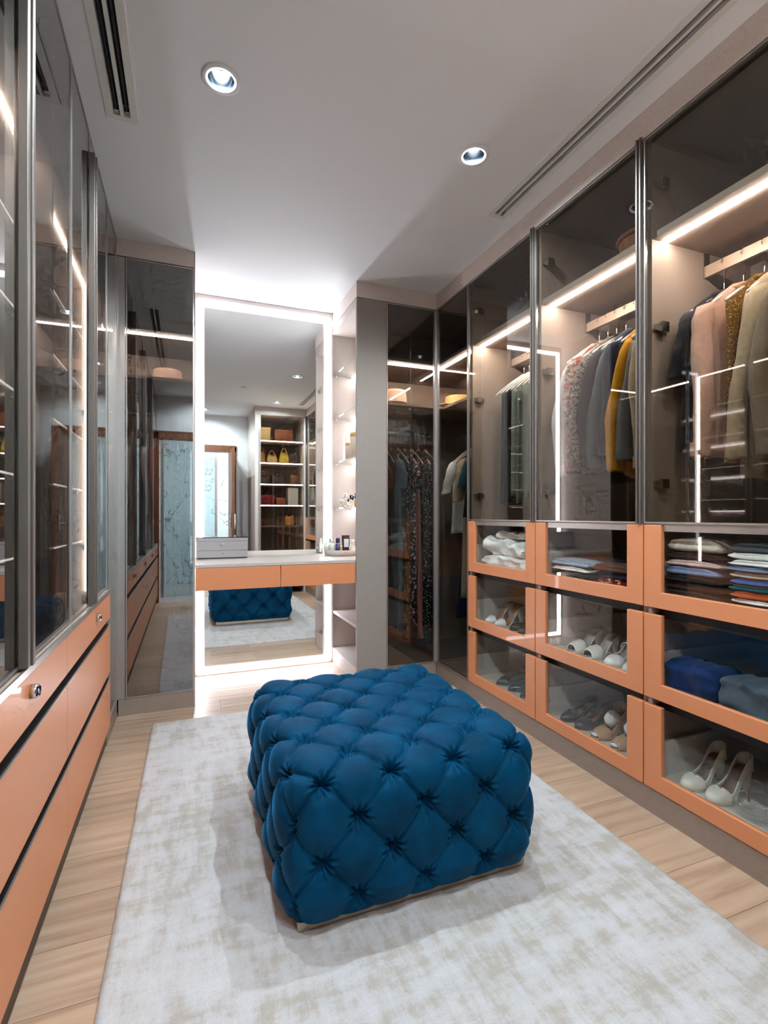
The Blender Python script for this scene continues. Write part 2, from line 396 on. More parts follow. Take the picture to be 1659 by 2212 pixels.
lo = bpy.data.objects.new('hall_fill_light', ld); COL.objects.link(lo); lo.parent = hl; lo.location = (0, 0, -0.04)

# fascia, plinths
sbox('trim_1', 'linen', FX, 2.26, 0.15, BY, ZT + 0.004, H - 0.001)
sbox('trim_2', 'linen', 1.045, 2.26, BY, MY, ZT + 0.004, H - 0.001)
sbox('trim_3', 'linen', -1.0, 0.042, BY, MY, ZT + 0.014, H - 0.001)
sbox('trim_4', 'linen', 0.92, FX, -0.75, 0.15, ZT + 0.004, H - 0.001)
sbox('baseboard_right', 'plinth_taupe', FX + 0.006, FX + 0.03, 0.15, BY, 0.0, ZP)
sbox('baseboard_back_right', 'plinth_taupe', 1.255, FX + 0.006, BY + 0.006, BY + 0.03, 0.0, ZP)
sbox('baseboard_back_left', 'plinth_taupe', -0.36, 0.040, BY + 0.002, BY + 0.03, 0.0, ZP)
sbox('baseboard_left', 'plinth_dark', -0.40, -0.372, -0.75, 2.79, 0.0, ZP)
sbox('baseboard_left_end', 'plinth_taupe', -0.40, -0.366, 2.79, BY, 0.0, ZP)

# ------------------------------------------------------------------ wardrobes on the right
def door_frame(name, parent, plane, a0, a1, z0, z1, fixed, handle=None, mat='alu', depth=0.012, fw=0.006, side=1, pane='tinted_glass', hdepth=1.0):
    """door in plane X=fixed ('x') or Y=fixed ('y'); side=+1: room lies toward the smaller coordinate"""
    f0, f1 = (fixed, fixed + depth) if side > 0 else (fixed - depth, fixed)
    mb = MB()
    def B(m_, p0, p1, q0, q1, e0=f0, e1=f1):
        if plane == 'x': m_.box(e0, e1, p0, p1, q0, q1)
        else: m_.box(p0, p1, e0, e1, q0, q1)
        return m_
    B(mb, a0, a0 + fw, z0, z1); B(mb, a1 - fw, a1, z0, z1); B(mb, a0 + fw, a1 - fw, z0, z0 + fw); B(mb, a0 + fw, a1 - fw, z1 - fw, z1)
    d = mb.build(name, mat, parent)
    g0 = fixed + (0.003 if side > 0 else -0.008)
    B(MB(), a0 + fw, a1 - fw, z0 + fw, z1 - fw, g0, g0 + 0.005).build('pane', pane, d)
    if handle:
        hmb = MB(); s = -1 if side > 0 else 1
        h0, h1, hz0, hz1 = handle; hm = (h0 + h1) / 2
        for (p0, p1, dp) in ((h0, hm - 0.003, 0.020), (hm - 0.003, hm + 0.003, 0.012), (hm + 0.003, h1, 0.024)):
            B(hmb, p0, p1, hz0, hz1, fixed, fixed + s * dp * hdepth)
        hmb.build('handle', 'bronze', d, bevel=0.0015)
    return d
def hinge(parent, x, y, z, sy):
    MB().box(x, x + 0.07, y, y + sy * 0.012, z - 0.012, z + 0.012).box(x + 0.015, x + 0.05, y + sy * 0.012, y + sy * 0.03, z - 0.018, z + 0.018).build('hinge', 'steel', parent)
UN = [(2.083, 2.735), (1.437, 2.083), (0.79, 1.437), (0.15, 0.79)]
ULAB = ['glass-fronted wardrobe with terracotta drawers, farthest right one, beside the dark corner unit', 'glass-fronted wardrobe with terracotta drawers, middle one of the right wall',
        'glass-fronted wardrobe with terracotta drawers, nearest on the right, cut by the frame', 'glass-fronted wardrobe with terracotta drawers behind the viewpoint on the right']
DZ = [(0.782, 1.094), (0.439, 0.756), (0.097, 0.412)]
for ui, (y0, y1) in enumerate(UN):
    t = thing('wardrobe', ULAB[ui], 'wardrobe', (1.94, (y0 + y1) / 2, 0), 'terracotta drawer wardrobes on the right wall')
    yi0, yi1 = y0 + 0.009, y1 - 0.009
    box('side_panel', 'carcass', t, FX + 0.024, 2.23, yi1 - 0.010, y1 - 0.0005, ZP, ZT)
    box('side_panel', 'carcass', t, FX + 0.024, 2.23, y0 + 0.0005, yi0 + 0.010, ZP, ZT)
    a, b = yi0 + 0.010, yi1 - 0.010
    box('back_panel', 'carcass', t, 2.23, 2.25, y0 + 0.0005, y1 - 0.0005, ZP, ZT)
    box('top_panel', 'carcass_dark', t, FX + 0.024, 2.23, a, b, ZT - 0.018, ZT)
    box('bottom_panel', 'carcass', t, FX + 0.024, 2.23, a, b, ZP, ZP + 0.006)
    sh = box('shelf', 'carcass', t, FX + 0.03, 2.23, a, b, 2.188, 2.213)
    box('led_strip', 'led_ward', sh, 1.716, 1.730, a + 0.002, b - 0.002, 2.182, 2.1885)
    box('deck', 'carcass', t, FX + 0.05, 2.23, a, b, 1.082, 1.100)
    rl = box('hanging_rail', 'copper_rail', t, 1.949, 1.963, a, b, 2.090, 2.135)
    box('bracket', 'steel', rl, 1.94, 1.972, a, a + 0.004, 2.085, 2.187); box('bracket', 'steel', rl, 1.94, 1.972, b - 0.004, b, 2.085, 2.187)
    d = door_frame('door', t, 'x', y0 + 0.002, y1 - 0.002, 1.099, ZT - 0.002, FX, handle=(y0 + 0.004, y0 + 0.026, 1.099, ZT + 0.012), side=1, hdepth=0.5)
    for hz in (1.25, 1.85, 2.40): hinge(t, FX + 0.03, b, hz, -1)
    box('top_rail', 'alu', t, FX + 0.010, FX + 0.028, a, b, 1.070, 1.094)
    for di, (z0, z1) in enumerate(DZ):
        up = 0.075; bt = 0.060; zb = z0 + bt
        mb = MB(); ya, yb = y0 + 0.003, y1 - 0.003
        poly = [(ya, z0), (yb, z0), (yb, z1), (yb - up, z1), (yb - up, zb), (ya + up, zb), (ya + up, z1), (ya, z1)]
        n = 8; X0, X1 = FX, FX + 0.020
        vs = [(X0, u, q) for u, q in poly] + [(X1, u, q) for u, q in poly]
        cap = [(0, 1, 4, 5), (1, 2, 3, 4), (5, 6, 7, 0)]
        fs = cap + [tuple(i + n for i in q)[::-1] for q in cap] + [(i, (i + 1) % n, n + (i + 1) % n, n + i) for i in range(n)]
        dr = mb.add(vs, fs).build('drawer', 'terracotta', t, bevel=0.0025)
        zg = z1 - 0.002 if di else 1.070
        box('glass_front', 'clear_glass', dr, FX + 0.009, FX + 0.015, ya + up - 0.004, yb - up + 0.004, zb - 0.004, zg)
        bx = MB(); zi = zb - 0.022
        bx.box(FX + 0.022, 2.18, ya + 0.03, yb - 0.03, zi - 0.010, zi).box(FX + 0.03, 2.18, ya + 0.03, ya + 0.042, zi, zi + 0.13).box(FX + 0.03, 2.18, yb - 0.042, yb - 0.03, zi, zi + 0.13).box(2.168, 2.18, ya + 0.042, yb - 0.042, zi, zi + 0.13)
        bx.build('drawer_box', 'drawer_lining', dr)
    for zc in (0.4255, 0.769):
        box('gap_rail', 'black_gap', t, FX + 0.045, FX + 0.06, a, b, zc - 0.03, zc + 0.03)
        box('end_cap', 'plinth_taupe', t, FX + 0.006, FX + 0.045, b - 0.016, b, zc - 0.012, zc + 0.012)

# corner wardrobe at the far right (L-shaped)
cw = thing('corner_wardrobe', 'tall dark-glass corner wardrobe with hats, in the right far corner', 'wardrobe', (1.85, 3.3, 0))
d = door_frame('door', cw, 'x', 2.739, 3.146, ZP + 0.002, ZT - 0.002, FX, side=1)
d2 = door_frame('door', cw, 'y', 1.262, 1.622, ZP + 0.002, ZT - 0.002, BY, side=1)
MB().prism([(FX - 0.011, BY), (FX - 0.011, BY + 0.012), (FX + 0.012, BY + 0.012), (FX + 0.012, 3.149), (FX, 3.149), (FX, BY)], 'z', ZP, ZT).build('corner_post', 'alu', cw)
box('back_panel', 'carcass', cw, 1.26, 2.25, MY - 0.03, MY - 0.012, ZP, ZT)
box('back_panel', 'carcass', cw, 2.23, 2.25, 2.737, MY - 0.03, ZP, ZT)
box('side_panel', 'carcass', cw, 1.2545, 1.261, BY + 0.004, MY - 0.03, ZP, ZT)
box('bottom_panel', 'carcass_dark', cw, 1.262, 2.23, BY + 0.022, MY - 0.03, ZP, ZP + 0.006)
box('bottom_panel', 'carcass_dark', cw, FX + 0.024, 2.23, 2.737, BY + 0.021, ZP, ZP + 0.006)
sh = MB().prism([(1.262, BY + 0.03), (FX + 0.03, BY + 0.03), (FX + 0.03, 2.738), (2.23, 2.738), (2.23, MY - 0.031), (1.262, MY - 0.031)], 'z', 2.196, 2.216).build('top_shelf', 'carcass_dark', cw)
MB().box(1.716, 1.730, 2.745, 3.262, 2.189, 2.196).box(1.268, 1.730, 3.262, 3.276, 2.189, 2.196).build('led_strip', 'led_ward', sh)
MB().prism([(1.262, 3.27), (1.75, 3.27), (1.75, 2.738), (2.23, 2.738), (2.23, MY - 0.031), (1.262, MY - 0.031)], 'z', 1.908, 1.926).build('hat_shelf', 'carcass', cw)
MB().tube([(1.27, 3.47, 1.745), (1.72, 3.47, 1.745)], 0.012, 10).build('hanging_rail', 'steel', cw, True)
MB().tube([(1.97, 2.745, 1.745), (1.97, 3.42, 1.745)], 0.012, 10).build('hanging_rail', 'steel', cw, True)
for hz in (0.4, 1.2, 1.85): hinge(cw, FX + 0.03, 2.742, hz, 1)

# stone-coloured pillar with an open niche of glass shelves on its inner side
cl = thing('display_niche', 'linen pillar with lit open glass shelves facing the vanity', 'shelf unit', (1.15, 3.45, 0))
NX0, NX1 = 1.046, 1.240
box('front_panel', 'pillar_linen', cl, NX0, 1.254, BY - 0.001, BY + 0.022, 0.0, ZT)
box('back_panel', 'linen_light', cl, NX1, NX1 + 0.004, BY + 0.022, MY, 0.0, ZT)
box('head_panel', 'linen_light', cl, NX0, NX1, BY + 0.022, MY, 2.52, ZT)
box('base_panel', 'linen_light', cl, NX0, NX1, BY + 0.022, MY, 0.0, 0.110)
box('shelf', 'linen_light', cl, NX0 + 0.001, NX1, BY + 0.023, MY - 0.012, 0.378, 0.396)
for z in (2.205, 1.868, 1.528, 1.183):
    g = box('glass_shelf', 'shelf_glass', cl, NX0 + 0.012, NX1 - 0.004, BY + 0.024, MY - 0.004, z - 0.004, z + 0.004)
    box('led_strip', 'led_shelf', g, NX1 - 0.020, NX1 - 0.004, BY + 0.03, MY - 0.012, z - 0.018, z - 0.0045)
    for xx in (NX0 + 0.03, NX1 - 0.05):
        for yy in (BY + 0.03, MY - 0.012):
            MB().lathe([(0.0, -0.013), (0.007, -0.013), (0.008, -0.0045), (0.0, -0.0045)], 12, (xx, yy, z)).build('shelf_pin', 'steel', g, True)

# left far tower wardrobe
lt = thing('corner_wardrobe', 'tall grey-glass corner wardrobe left of the lit vanity mirror', 'wardrobe', (-0.3, 3.4, 0))
door_frame('door', lt, 'y', -0.322, 0.038, ZP + 0.002, ZT + 0.008, BY, side=1, pane='left_glass')
door_frame('door', lt, 'x', 2.80, 3.135, ZP + 0.002, 2.67, LX, side=-1)
MB().prism([(LX - 0.02, 3.14), (LX, 3.14), (LX, BY), (-0.326, BY), (-0.326, BY + 0.02), (LX - 0.02, BY + 0.02)], 'z', ZP, ZT + 0.008).build('corner_post', 'alu', lt)
box('side_panel', 'linen', lt, 0.0395, 0.044, BY, MY, 0.0, H - 0.001)
box('back_panel', 'carcass', lt, -0.98, 0.038, MY - 0.03, MY - 0.012, ZP, ZT)
box('back_panel', 'carcass', lt, -0.99, -0.98, 2.80, MY - 0.03, ZP, ZT)
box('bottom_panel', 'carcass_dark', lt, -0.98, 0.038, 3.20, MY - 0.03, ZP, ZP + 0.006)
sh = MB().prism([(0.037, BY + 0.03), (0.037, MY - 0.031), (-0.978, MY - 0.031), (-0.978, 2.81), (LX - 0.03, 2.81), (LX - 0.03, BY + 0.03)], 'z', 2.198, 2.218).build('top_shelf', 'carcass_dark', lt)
MB().box(-0.455, 0.032, 3.262, 3.274, 2.191, 2.198).box(-0.455, -0.443, 2.82, 3.262, 2.191, 2.198).build('led_strip', 'led_ward', sh)
box('hat_shelf', 'carcass', lt, -0.978, 0.037, 3.27, MY - 0.031, 1.935, 1.953)
MB().tube([(-0.975, 3.47, 1.76), (0.034, 3.47, 1.76)], 0.012, 10).build('hanging_rail', 'steel', lt, True)

# ------------------------------------------------------------------ wardrobes on the left
LU = [(1.84, 2.79), (0.90, 1.84), (-0.05, 0.90), (-0.74, -0.05)]
LLAB = ['glass-fronted wardrobe over plain terracotta drawers, left wall, next to the corner tower', 'glass-fronted wardrobe over plain terracotta drawers, nearest on the left, cut by the frame',
        'glass-fronted wardrobe over plain terracotta drawers beside the viewpoint on the left', 'glass-fronted wardrobe over plain terracotta drawers by the entrance door']
LD = [[(1.977, 2.318, None), (2.322, 2.787, (2.300, 2.345))], [(0.952, 1.412, None), (1.416, 1.973, (1.392, 1.438))], [(0.0, 0.472, None), (0.476, 0.948, (0.456, 0.50))], [(-0.738, -0.004, None)]]
LZ = [(0.628, 0.750), (0.362, 0.594), (0.097, 0.330)]
ZL = 2.676
for ui, (y0, y1) in enumerate(LU):
    t = thing('wardrobe', LLAB[ui], 'wardrobe', (-0.67, (y0 + y1) / 2, 0), 'terracotta drawer wardrobes on the left wall')
    box('side_panel', 'carcass', t, -0.98, LX - 0.024, y1 - 0.018, y1 - 0.0005, ZP, ZL)
    if ui == 3: box('side_panel', 'carcass', t, -0.98, LX - 0.024, y0, y0 + 0.018, ZP, ZL)
    a, b = y0 + 0.001, y1 - 0.019
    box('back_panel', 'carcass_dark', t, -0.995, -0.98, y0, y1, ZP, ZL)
    box('deck', 'carcass', t, -0.98, DX - 0.002, a, y1 - 0.0005, 0.752, 0.764)
    box('deck_edge', 'alu', t, DX - 0.003, DX + 0.002, y0, y1, 0.750, 0.768)
    box('top_panel', 'linen', t, -0.98, LX - 0.022, a, b, ZL - 0.016, ZL + 0.008)
    sh = box('shelf', 'carcass', t, -0.98, LX - 0.03, a, b, 2.214, 2.234)
    box('led_strip', 'led_left', sh, -0.458, -0.446, a + 0.001, b - 0.001, 2.207, 2.2145)
    if ui == 0: box('led_upright', 'led_left', t, -0.458, -0.446, b - 0.012, b - 0.0005, 0.768, 2.206)
    for zi, z in enumerate((1.006, 1.247, 1.49, 1.73, 1.97)):
        g = box('glass_shelf', 'shelf_glass', t, -0.975, -0.465, a + 0.002, b - 0.014, z - 0.004, z + 0.004)
        if ui in (0, 1): box('edge_light', 'led_edge', g, -0.4655, -0.4635, a + 0.12, b - 0.02, z - 0.003, z + 0.003)
        for yy in (b - 0.022,): MB().lathe([(0, -0.014), (0.007, -0.014), (0.008, -0.0045), (0, -0.0045)], 10, (-0.49, yy, z)).build('shelf_pin', 'steel', g, True)
    for hz in (2.42, 1.62, 0.98):
        MB().box(LX - 0.10, LX - 0.03, b, b - 0.012, hz - 0.012, hz + 0.012).box(LX - 0.08, LX - 0.045, b - 0.012, b - 0.03, hz - 0.018, hz + 0.018).build('hinge', 'steel', t)
    for (p0, p1, hd) in LD[ui]:
        hh = (hd[0], hd[1], 0.772, 2.585) if hd else None
        door_frame('door', t, 'x', p0, p1, 0.770, ZL - 0.002, LX, handle=hh, side=-1, pane='left_glass')
    for di, (z0, z1) in enumerate(LZ):
        dr = box('drawer', 'terracotta', t, DX - 0.020, DX, y0 + 0.0015, y1 - 0.0015, z0, z1, 0.0015)
        if di:
            box('grip_profile', 'alu', dr, DX - 0.003, DX + 0.0015, y0 + 0.002, y1 - 0.002, z1 + 0.0005, z1 + 0.003); box('grip_channel', 'black_gap', dr, DX - 0.0235, DX - 0.0032, y0 + 0.002, y1 - 0.002, z1 + 0.0005, z1 + 0.002)
            box('grip_recess', 'black_gap', t, DX - 0.031, DX - 0.024, y0 + 0.001, y1 - 0.001, z1 - 0.012, z1 + 0.046)
        else:
            for ky in (y0 + (y1 - y0) * 0.58,):
                k = MB().lathe([(0.0, 0.0), (0.017, 0.0), (0.018, 0.010), (0.0135, 0.018), (0.012, 0.014), (0.0, 0.014)], 24)
                k.v = [(DX + z, ky + x_, 0.703 + y_) for x_, y_, z in k.v]
                kb = k.build('lock_knob', 'chrome', dr, True)
                s2 = MB().box(DX + 0.0145, DX + 0.0155, ky - 0.001, ky + 0.001, 0.697, 0.709).build('key_slot', 'black_gloss', dr)
    box('inner_frame', 'black_gap', t, -0.98, DX - 0.05, y0 + 0.002, y0 + 0.012, ZP, 0.75)

# ------------------------------------------------------------------ glass cabinet of bags behind the viewpoint (seen in the mirror)
bc = thing('bag_cabinet', 'glass cabinet with lit shelves of handbags, reflected in the vanity mirror', 'cabinet', (1.28, -0.15, 0))
box('side_panel', 'linen', bc, 0.92, 0.945, -0.45, 0.15, 0, ZT); box('side_panel', 'linen', bc, 1.60, FX - 0.003, -0.45, 0.148, 0, ZT)
box('back_panel', 'carcass', bc, 0.945, 1.60, -0.46, -0.44, 0, ZT); box('side_panel', 'linen', bc, 0.90, 0.92, -0.745, 0.15, 0.0, H - 0.002)
door_frame('door', bc, 'y', 0.975, 1.598, ZP, ZT, 0.15, side=-1)
box('front_post', 'alu', bc, 0.946, 0.973, 0.13, 0.15, 0, ZT)
BZ = [2.215, 1.893, 1.585, 1.279, 0.975]
for i, z in enumerate(BZ):
    s_ = box('shelf', 'carcass', bc, 0.946, 1.599, -0.44, 0.10, z - 0.018, z)
    if i < 4: box('led_strip', 'led_left', s_, 0.95, 1.595, 0.10, 0.108, z - 0.016, z - 0.004)
box('bottom_panel', 'carcass_dark', bc, 0.946, 1.599, -0.44, 0.12, 0.08, 0.095)
def bag(name, label, mat, x, y, z, w_, h_, d_, slouch=0.0, hz=0.08):
    t = thing(name, label, 'handbag', (x, y, z), 'handbags on the lit shelves')
    def fn(u, v):
        a = 2 * PI * u; k = 1 - slouch * v + 0.10 * math.sin(PI * v)
        c_, s_ = math.cos(a), math.sin(a); e = 0.55
        return (x + w_ / 2 * k * math.copysign(abs(c_) ** e, c_), y + d_ / 2 * (1 - 0.55 * v) * math.copysign(abs(s_) ** e, s_), z + 0.001 + h_ * v + 0.01 * math.sin(3 * a) * v)
    b = MB().grid(fn, 24, 8, cu=True); n0 = len(b.v)
    b.v += [(x, y, z + 0.001), (x, y, z + h_ * 0.94)]
    b.f += [(i * 8, ((i + 1) % 24) * 8, n0) for i in range(24)] + [(i * 8 + 7, ((i + 1) % 24) * 8 + 7, n0 + 1) for i in range(24)]
    b.build('body', mat, t, True)
    MB().tube([(x - w_ * 0.26 * math.cos(PI * k / 10) * -1, y, z + h_ * 0.9 + hz * math.sin(PI * k / 10)) for k in range(11)], 0.007, 8).build('handle', mat, t, True)
plain('bag_tan', srgb(196, 128, 56), 0.45, var=0.1); plain('bag_yellow', srgb(216, 182, 48), 0.4, var=0.08); plain('bag_sand', srgb(214, 170, 96), 0.5, var=0.1)
plain('bag_dark', srgb(66, 42, 34), 0.4, var=0.15); plain('bag_red', srgb(120, 30, 30), 0.4, var=0.12); plain('bag_brown', srgb(140, 72, 38), 0.45, var=0.12)
bag('handbag', 'tall tan leather handbag, first on the top lit shelf', 'bag_tan', 1.02, -0.10, BZ[1], 0.12, 0.19, 0.10, 0.3)
bag('handbag', 'slouchy sand-coloured hobo bag on the top lit shelf', 'bag_sand', 1.172, -0.08, BZ[1], 0.155, 0.13, 0.12, 0.25)
bag('handbag', 'bright yellow handbag on the top lit shelf', 'bag_yellow', 1.345, -0.06, BZ[1], 0.15, 0.17, 0.11, 0.35)
bag('handbag', 'dark brown handbag at the end of the top lit shelf', 'bag_dark', 1.50, -0.10, BZ[1], 0.13, 0.16, 0.10, 0.2)
bag('handbag', 'dark boxy handbag at the start of the second lit shelf', 'bag_dark', 1.05, -0.08, BZ[2], 0.17, 0.12, 0.11, 0.05)
bag('handbag', 'dark handbag beside the boxy one on the second lit shelf', 'bag_dark', 1.25, -0.08, BZ[2], 0.17, 0.12, 0.11, 0.08)
bag('handbag', 'brown handbag with dark rim at the end of the second lit shelf', 'bag_brown', 1.50, -0.08, BZ[2], 0.13, 0.16, 0.10, 0.3)
for nm, lab, mt, xx, wv_, hv, lid, zz in (('storage_box', 'deep red lidded box on the third lit shelf', 'bag_red', 1.08, 0.24, 0.15, 1, BZ[3]), ('storage_box', 'brown leather box beside the red one on the third lit shelf', 'bag_brown', 1.29, 0.14, 0.11, 1, BZ[3]),
                                  ('storage_box', 'tall ivory box at the end of the third lit shelf', 'white_plastic', 1.47, 0.15, 0.26, 1, BZ[3]), ('storage_box', 'small bright red box on the fourth shelf', 'bag_red', 1.0, 0.09, 0.09, 1, BZ[4]),
                                  ('storage_box', 'large sand cardboard box on the top of the bag cabinet', 'bag_sand', 1.05, 0.17, 0.2, 1, BZ[0]), ('storage_box', 'broad brown cardboard box on the top of the bag cabinet', 'bag_brown', 1.33, 0.26, 0.18, 1, BZ[0])):
    t = thing(nm, lab, 'box', (xx, -0.1, zz), 'boxes on the bag cabinet shelves')
    box('body', mt, t, xx - wv_ / 2, xx + wv_ / 2, -0.20, 0.02, zz + 0.001, zz + hv * 0.8, 0.003); box('lid', mt, t, xx - wv_ / 2 - 0.003, xx + wv_ / 2 + 0.003, -0.203, 0.023, zz + hv * 0.8, zz + hv, 0.003)
bag('handbag', 'peach handbag on the fourth shelf', 'bag_tan', 1.43, -0.08, BZ[4], 0.14, 0.15, 0.10, 0.15)

# ------------------------------------------------------------------ vanity niche: mirror, desk
mi = thing('vanity_mirror', 'tall wall mirror framed by a glowing white light strip', 'mirror', (0.54, 3.745, 0.02))
box('backing', 'linen_light', mi, 0.046, 1.045, 3.747, MY + 0.004, 0.003, H - 0.004)
fr = MB().box(0.070, 1.020, 3.741, 3.747, 2.606, 2.636).box(0.070, 1.020, 3.741, 3.747, 0.022, 0.052).box(0.070, 0.100, 3.741, 3.747, 0.052, 2.606).box(0.990, 1.020, 3.741, 3.747, 0.052, 2.606)
fr.build('light_strip', 'led_niche', mi)
box('glass', 'mirror_silver', mi, 0.114, 0.963, 3.7395, 3.747, 0.070, 2.586)
dk = thing('vanity_desk', 'wall-hung vanity desk with pale top and two terracotta drawers', 'desk', (0.55, 3.45, 0.68))
box('top', 'stone_top', dk, 0.0455, 1.044, 3.185, 3.738, 0.815, 0.834, 0.001)
box('ledge', 'stone_top', dk, 1.0445, 1.239, 3.19, 3.738, 0.815, 0.834)
for x0, x1 in ((0.047, 0.548), (0.552, 1.0435)):
    dr = box('drawer', 'terracotta', dk, x0, x1, 3.187, 3.205, 0.678, 0.813, 0.0015)
    box('drawer_box', 'drawer_lining', dr, x0 + 0.012, x1 - 0.012, 3.206, 3.70, 0.684, 0.80)
jb = thing('jewellery_box', 'glossy grey two-drawer jewellery box with dark lid on the desk', 'jewellery box', (0.225, 3.66, 0.835))
JX0, JX1, JY0, JY1 = 0.058, 0.392, 3.585, 3.735
box('foot', 'black_gloss', jb, JX0 + 0.006, JX1 - 0.006, JY0 + 0.006, JY1 - 0.004, 0.8345, 0.841)
box('body', 'grey_gloss', jb, JX0, JX1, JY0 + 0.003, JY1, 0.841, 0.975, 0.002)
box('lower_drawer', 'grey_gloss', jb, JX0 + 0.001, JX1 - 0.001, JY0, JY0 + 0.004, 0.843, 0.889, 0.001)
box('upper_drawer', 'grey_gloss', jb, JX0 + 0.001, JX1 - 0.001, JY0, JY0 + 0.004, 0.8915, 0.952, 0.001)
box('lid', 'grey_gloss', jb, JX0, JX1, JY0, JY1, 0.954, 0.976, 0.0015)
box('lid_top', 'black_gloss', jb, JX0 - 0.001, JX1 + 0.001, JY0 - 0.001, JY1, 0.976, 0.981)
for z, r in ((0.932, 0.012), (0.868, 0.006)):
    k = MB().lathe([(0, 0), (r, 0), (r, 0.004), (r * 0.6, 0.006), (r * 0.55, 0.004), (0, 0.004)], 20); k.v = [(0.225 + a, JY0 - c_, z + b) for a, b, c_ in k.v]; k.build('knob', 'chrome', jb, True)

tr = thing('round_tray', 'round beige tray holding toiletries on the desk corner', 'tray', (1.075, 3.60, 0.835))
MB().lathe([(0.0, 0.002), (0.124, 0.002), (0.128, 0.004), (0.128, 0.042), (0.120, 0.042), (0.119, 0.010), (0.0, 0.010)], 40, (1.075, 3.60, 0.8335)).build('tray_body', 'linen_light', tr, True)
MB().box(1.068, 1.074, 3.470, 3.473, 0.845, 0.868).build('leather_tab', 'bag_sand', tr)
def bottle(name, label, cat, x, y, z, prof, mat, cap=None, capmat='black_gloss', group=None, n=20, sx=1, sy=1):
    t = thing(name, label, cat, (x, y, z), group)
    MB().lathe(prof, n, (x, y, z), sx, sy).build('body', mat, t, True)
    if cap: MB().lathe(cap, n, (x, y, z)).build('cap', capmat, t, True)
    return t
plain('frost_green', srgb(196, 204, 190), 0.25, var=0.03, coat=0.3); plain('navy_gloss', srgb(28, 44, 92), 0.25, var=0.1, coat=0.3); plain('orange_band', srgb(226, 104, 40), 0.4)
plain('cocoa', srgb(66, 34, 30), 0.35, var=0.06); plain('label_white', srgb(212, 220, 226), 0.5, var=0.03); plain('cream_ceramic', srgb(226, 212, 198), 0.35, var=0.03); plain('amber', srgb(206, 140, 60), 0.2, var=0.1)
glass('perfume_glass', (0.93, 0.92, 0.88, 1), 0.08); plain('green_band', srgb(70, 150, 110), 0.4)
TZ = 0.8440
bottle('lotion_bottle', 'frosted pale green lotion bottle with silver pump on the tray', 'bottle', 0.992, 3.585, TZ, [(0, 0), (0.024, 0), (0.025, 0.06), (0.020, 0.078), (0.008, 0.083), (0.0, 0.083)], 'frost_green', [(0, 0.083), (0.009, 0.083), (0.009, 0.100), (0.0, 0.101)], 'chrome', 'toiletries on the round tray')
bt = bottle('spray_can', 'navy cylindrical bottle with an orange band on the tray', 'bottle', 1.030, 3.565, TZ, [(0, 0), (0.016, 0), (0.0165, 0.075), (0.0, 0.076)], 'navy_gloss', [(0, 0.082), (0.0165, 0.082), (0.0165, 0.118), (0.015, 0.120), (0, 0.120)], 'navy_gloss', 'toiletries on the round tray')
MB().lathe([(0.0167, 0.075), (0.0168, 0.082), (0.0, 0.082)], 20, (1.030, 3.565, TZ)).build('band', 'orange_band', bt, True)
bottle('serum_bottle', 'small amber serum bottle with white cap between the navy and brown ones', 'bottle', 1.055, 3.555, TZ, [(0, 0), (0.009, 0), (0.009, 0.045), (0, 0.046)], 'amber', [(0, 0.046), (0.007, 0.046), (0.007, 0.062), (0, 0.063)], 'white_plastic', 'toiletries on the round tray')
tb = thing('cream_tube', 'dark brown cosmetic tube with a pale label on the tray', 'tube', (1.092, 3.565, TZ), 'toiletries on the round tray')
MB().grid(lambda u, v: (1.092 + (0.031 * (0.85 + 0.17 * v)) * math.copysign(abs(math.cos(2 * PI * u)) ** 0.6, math.cos(2 * PI * u)), 3.565 + (0.016 * (1 - 0.75 * v) + 0.002) * math.sin(2 * PI * u), TZ + 0.028 + 0.110 * v), 24, 6, cu=True).build('body', 'cocoa', tb, True)
MB().lathe([(0, 0.0), (0.024, 0.0), (0.026, 0.028), (0, 0.0285)], 20, (1.092, 3.565, TZ), 1, 0.65).build('cap', 'cocoa', tb, True)
box('label_patch', 'label_white', tb, 1.074, 1.110, 3.5460, 3.5475, TZ + 0.052, TZ + 0.112)
vs = bottle('ceramic_carafe', 'cream ceramic carafe with a narrow neck on the tray', 'carafe', 1.148, 3.575, TZ, [(0, 0), (0.034, 0), (0.036, 0.012), (0.030, 0.035), (0.017, 0.060), (0.015, 0.085), (0.019, 0.104), (0.016, 0.104), (0.012, 0.085), (0, 0.080)], 'cream_ceramic', None, None, 'toiletries on the round tray', 28)
MB().lathe([(0.0155, 0.066), (0.0160, 0.069), (0.0155, 0.072)], 28, (1.148, 3.575, TZ)).build('band', 'green_band', vs, True)
for i, (x, y, h, cm) in enumerate([(0.968, 3.655, 0.085, 'white_plastic'), (1.000, 3.665, 0.088, 'navy_gloss')]):
    bottle('lotion_bottle', ['slim white lotion bottle with pointed white cap, back of the tray', 'slim white lotion bottle with dark blue cap, back of the tray'][i], 'bottle', x, y, TZ, [(0, 0), (0.016, 0), (0.017, h * 0.6), (0.013, h * 0.75), (0.006, h * 0.8), (0, h * 0.8)], 'frost_green', [(0, h * 0.8), (0.006, h * 0.8), (0.005, h * 1.25), (0, h * 1.26)], cm, 'toiletries on the round tray')
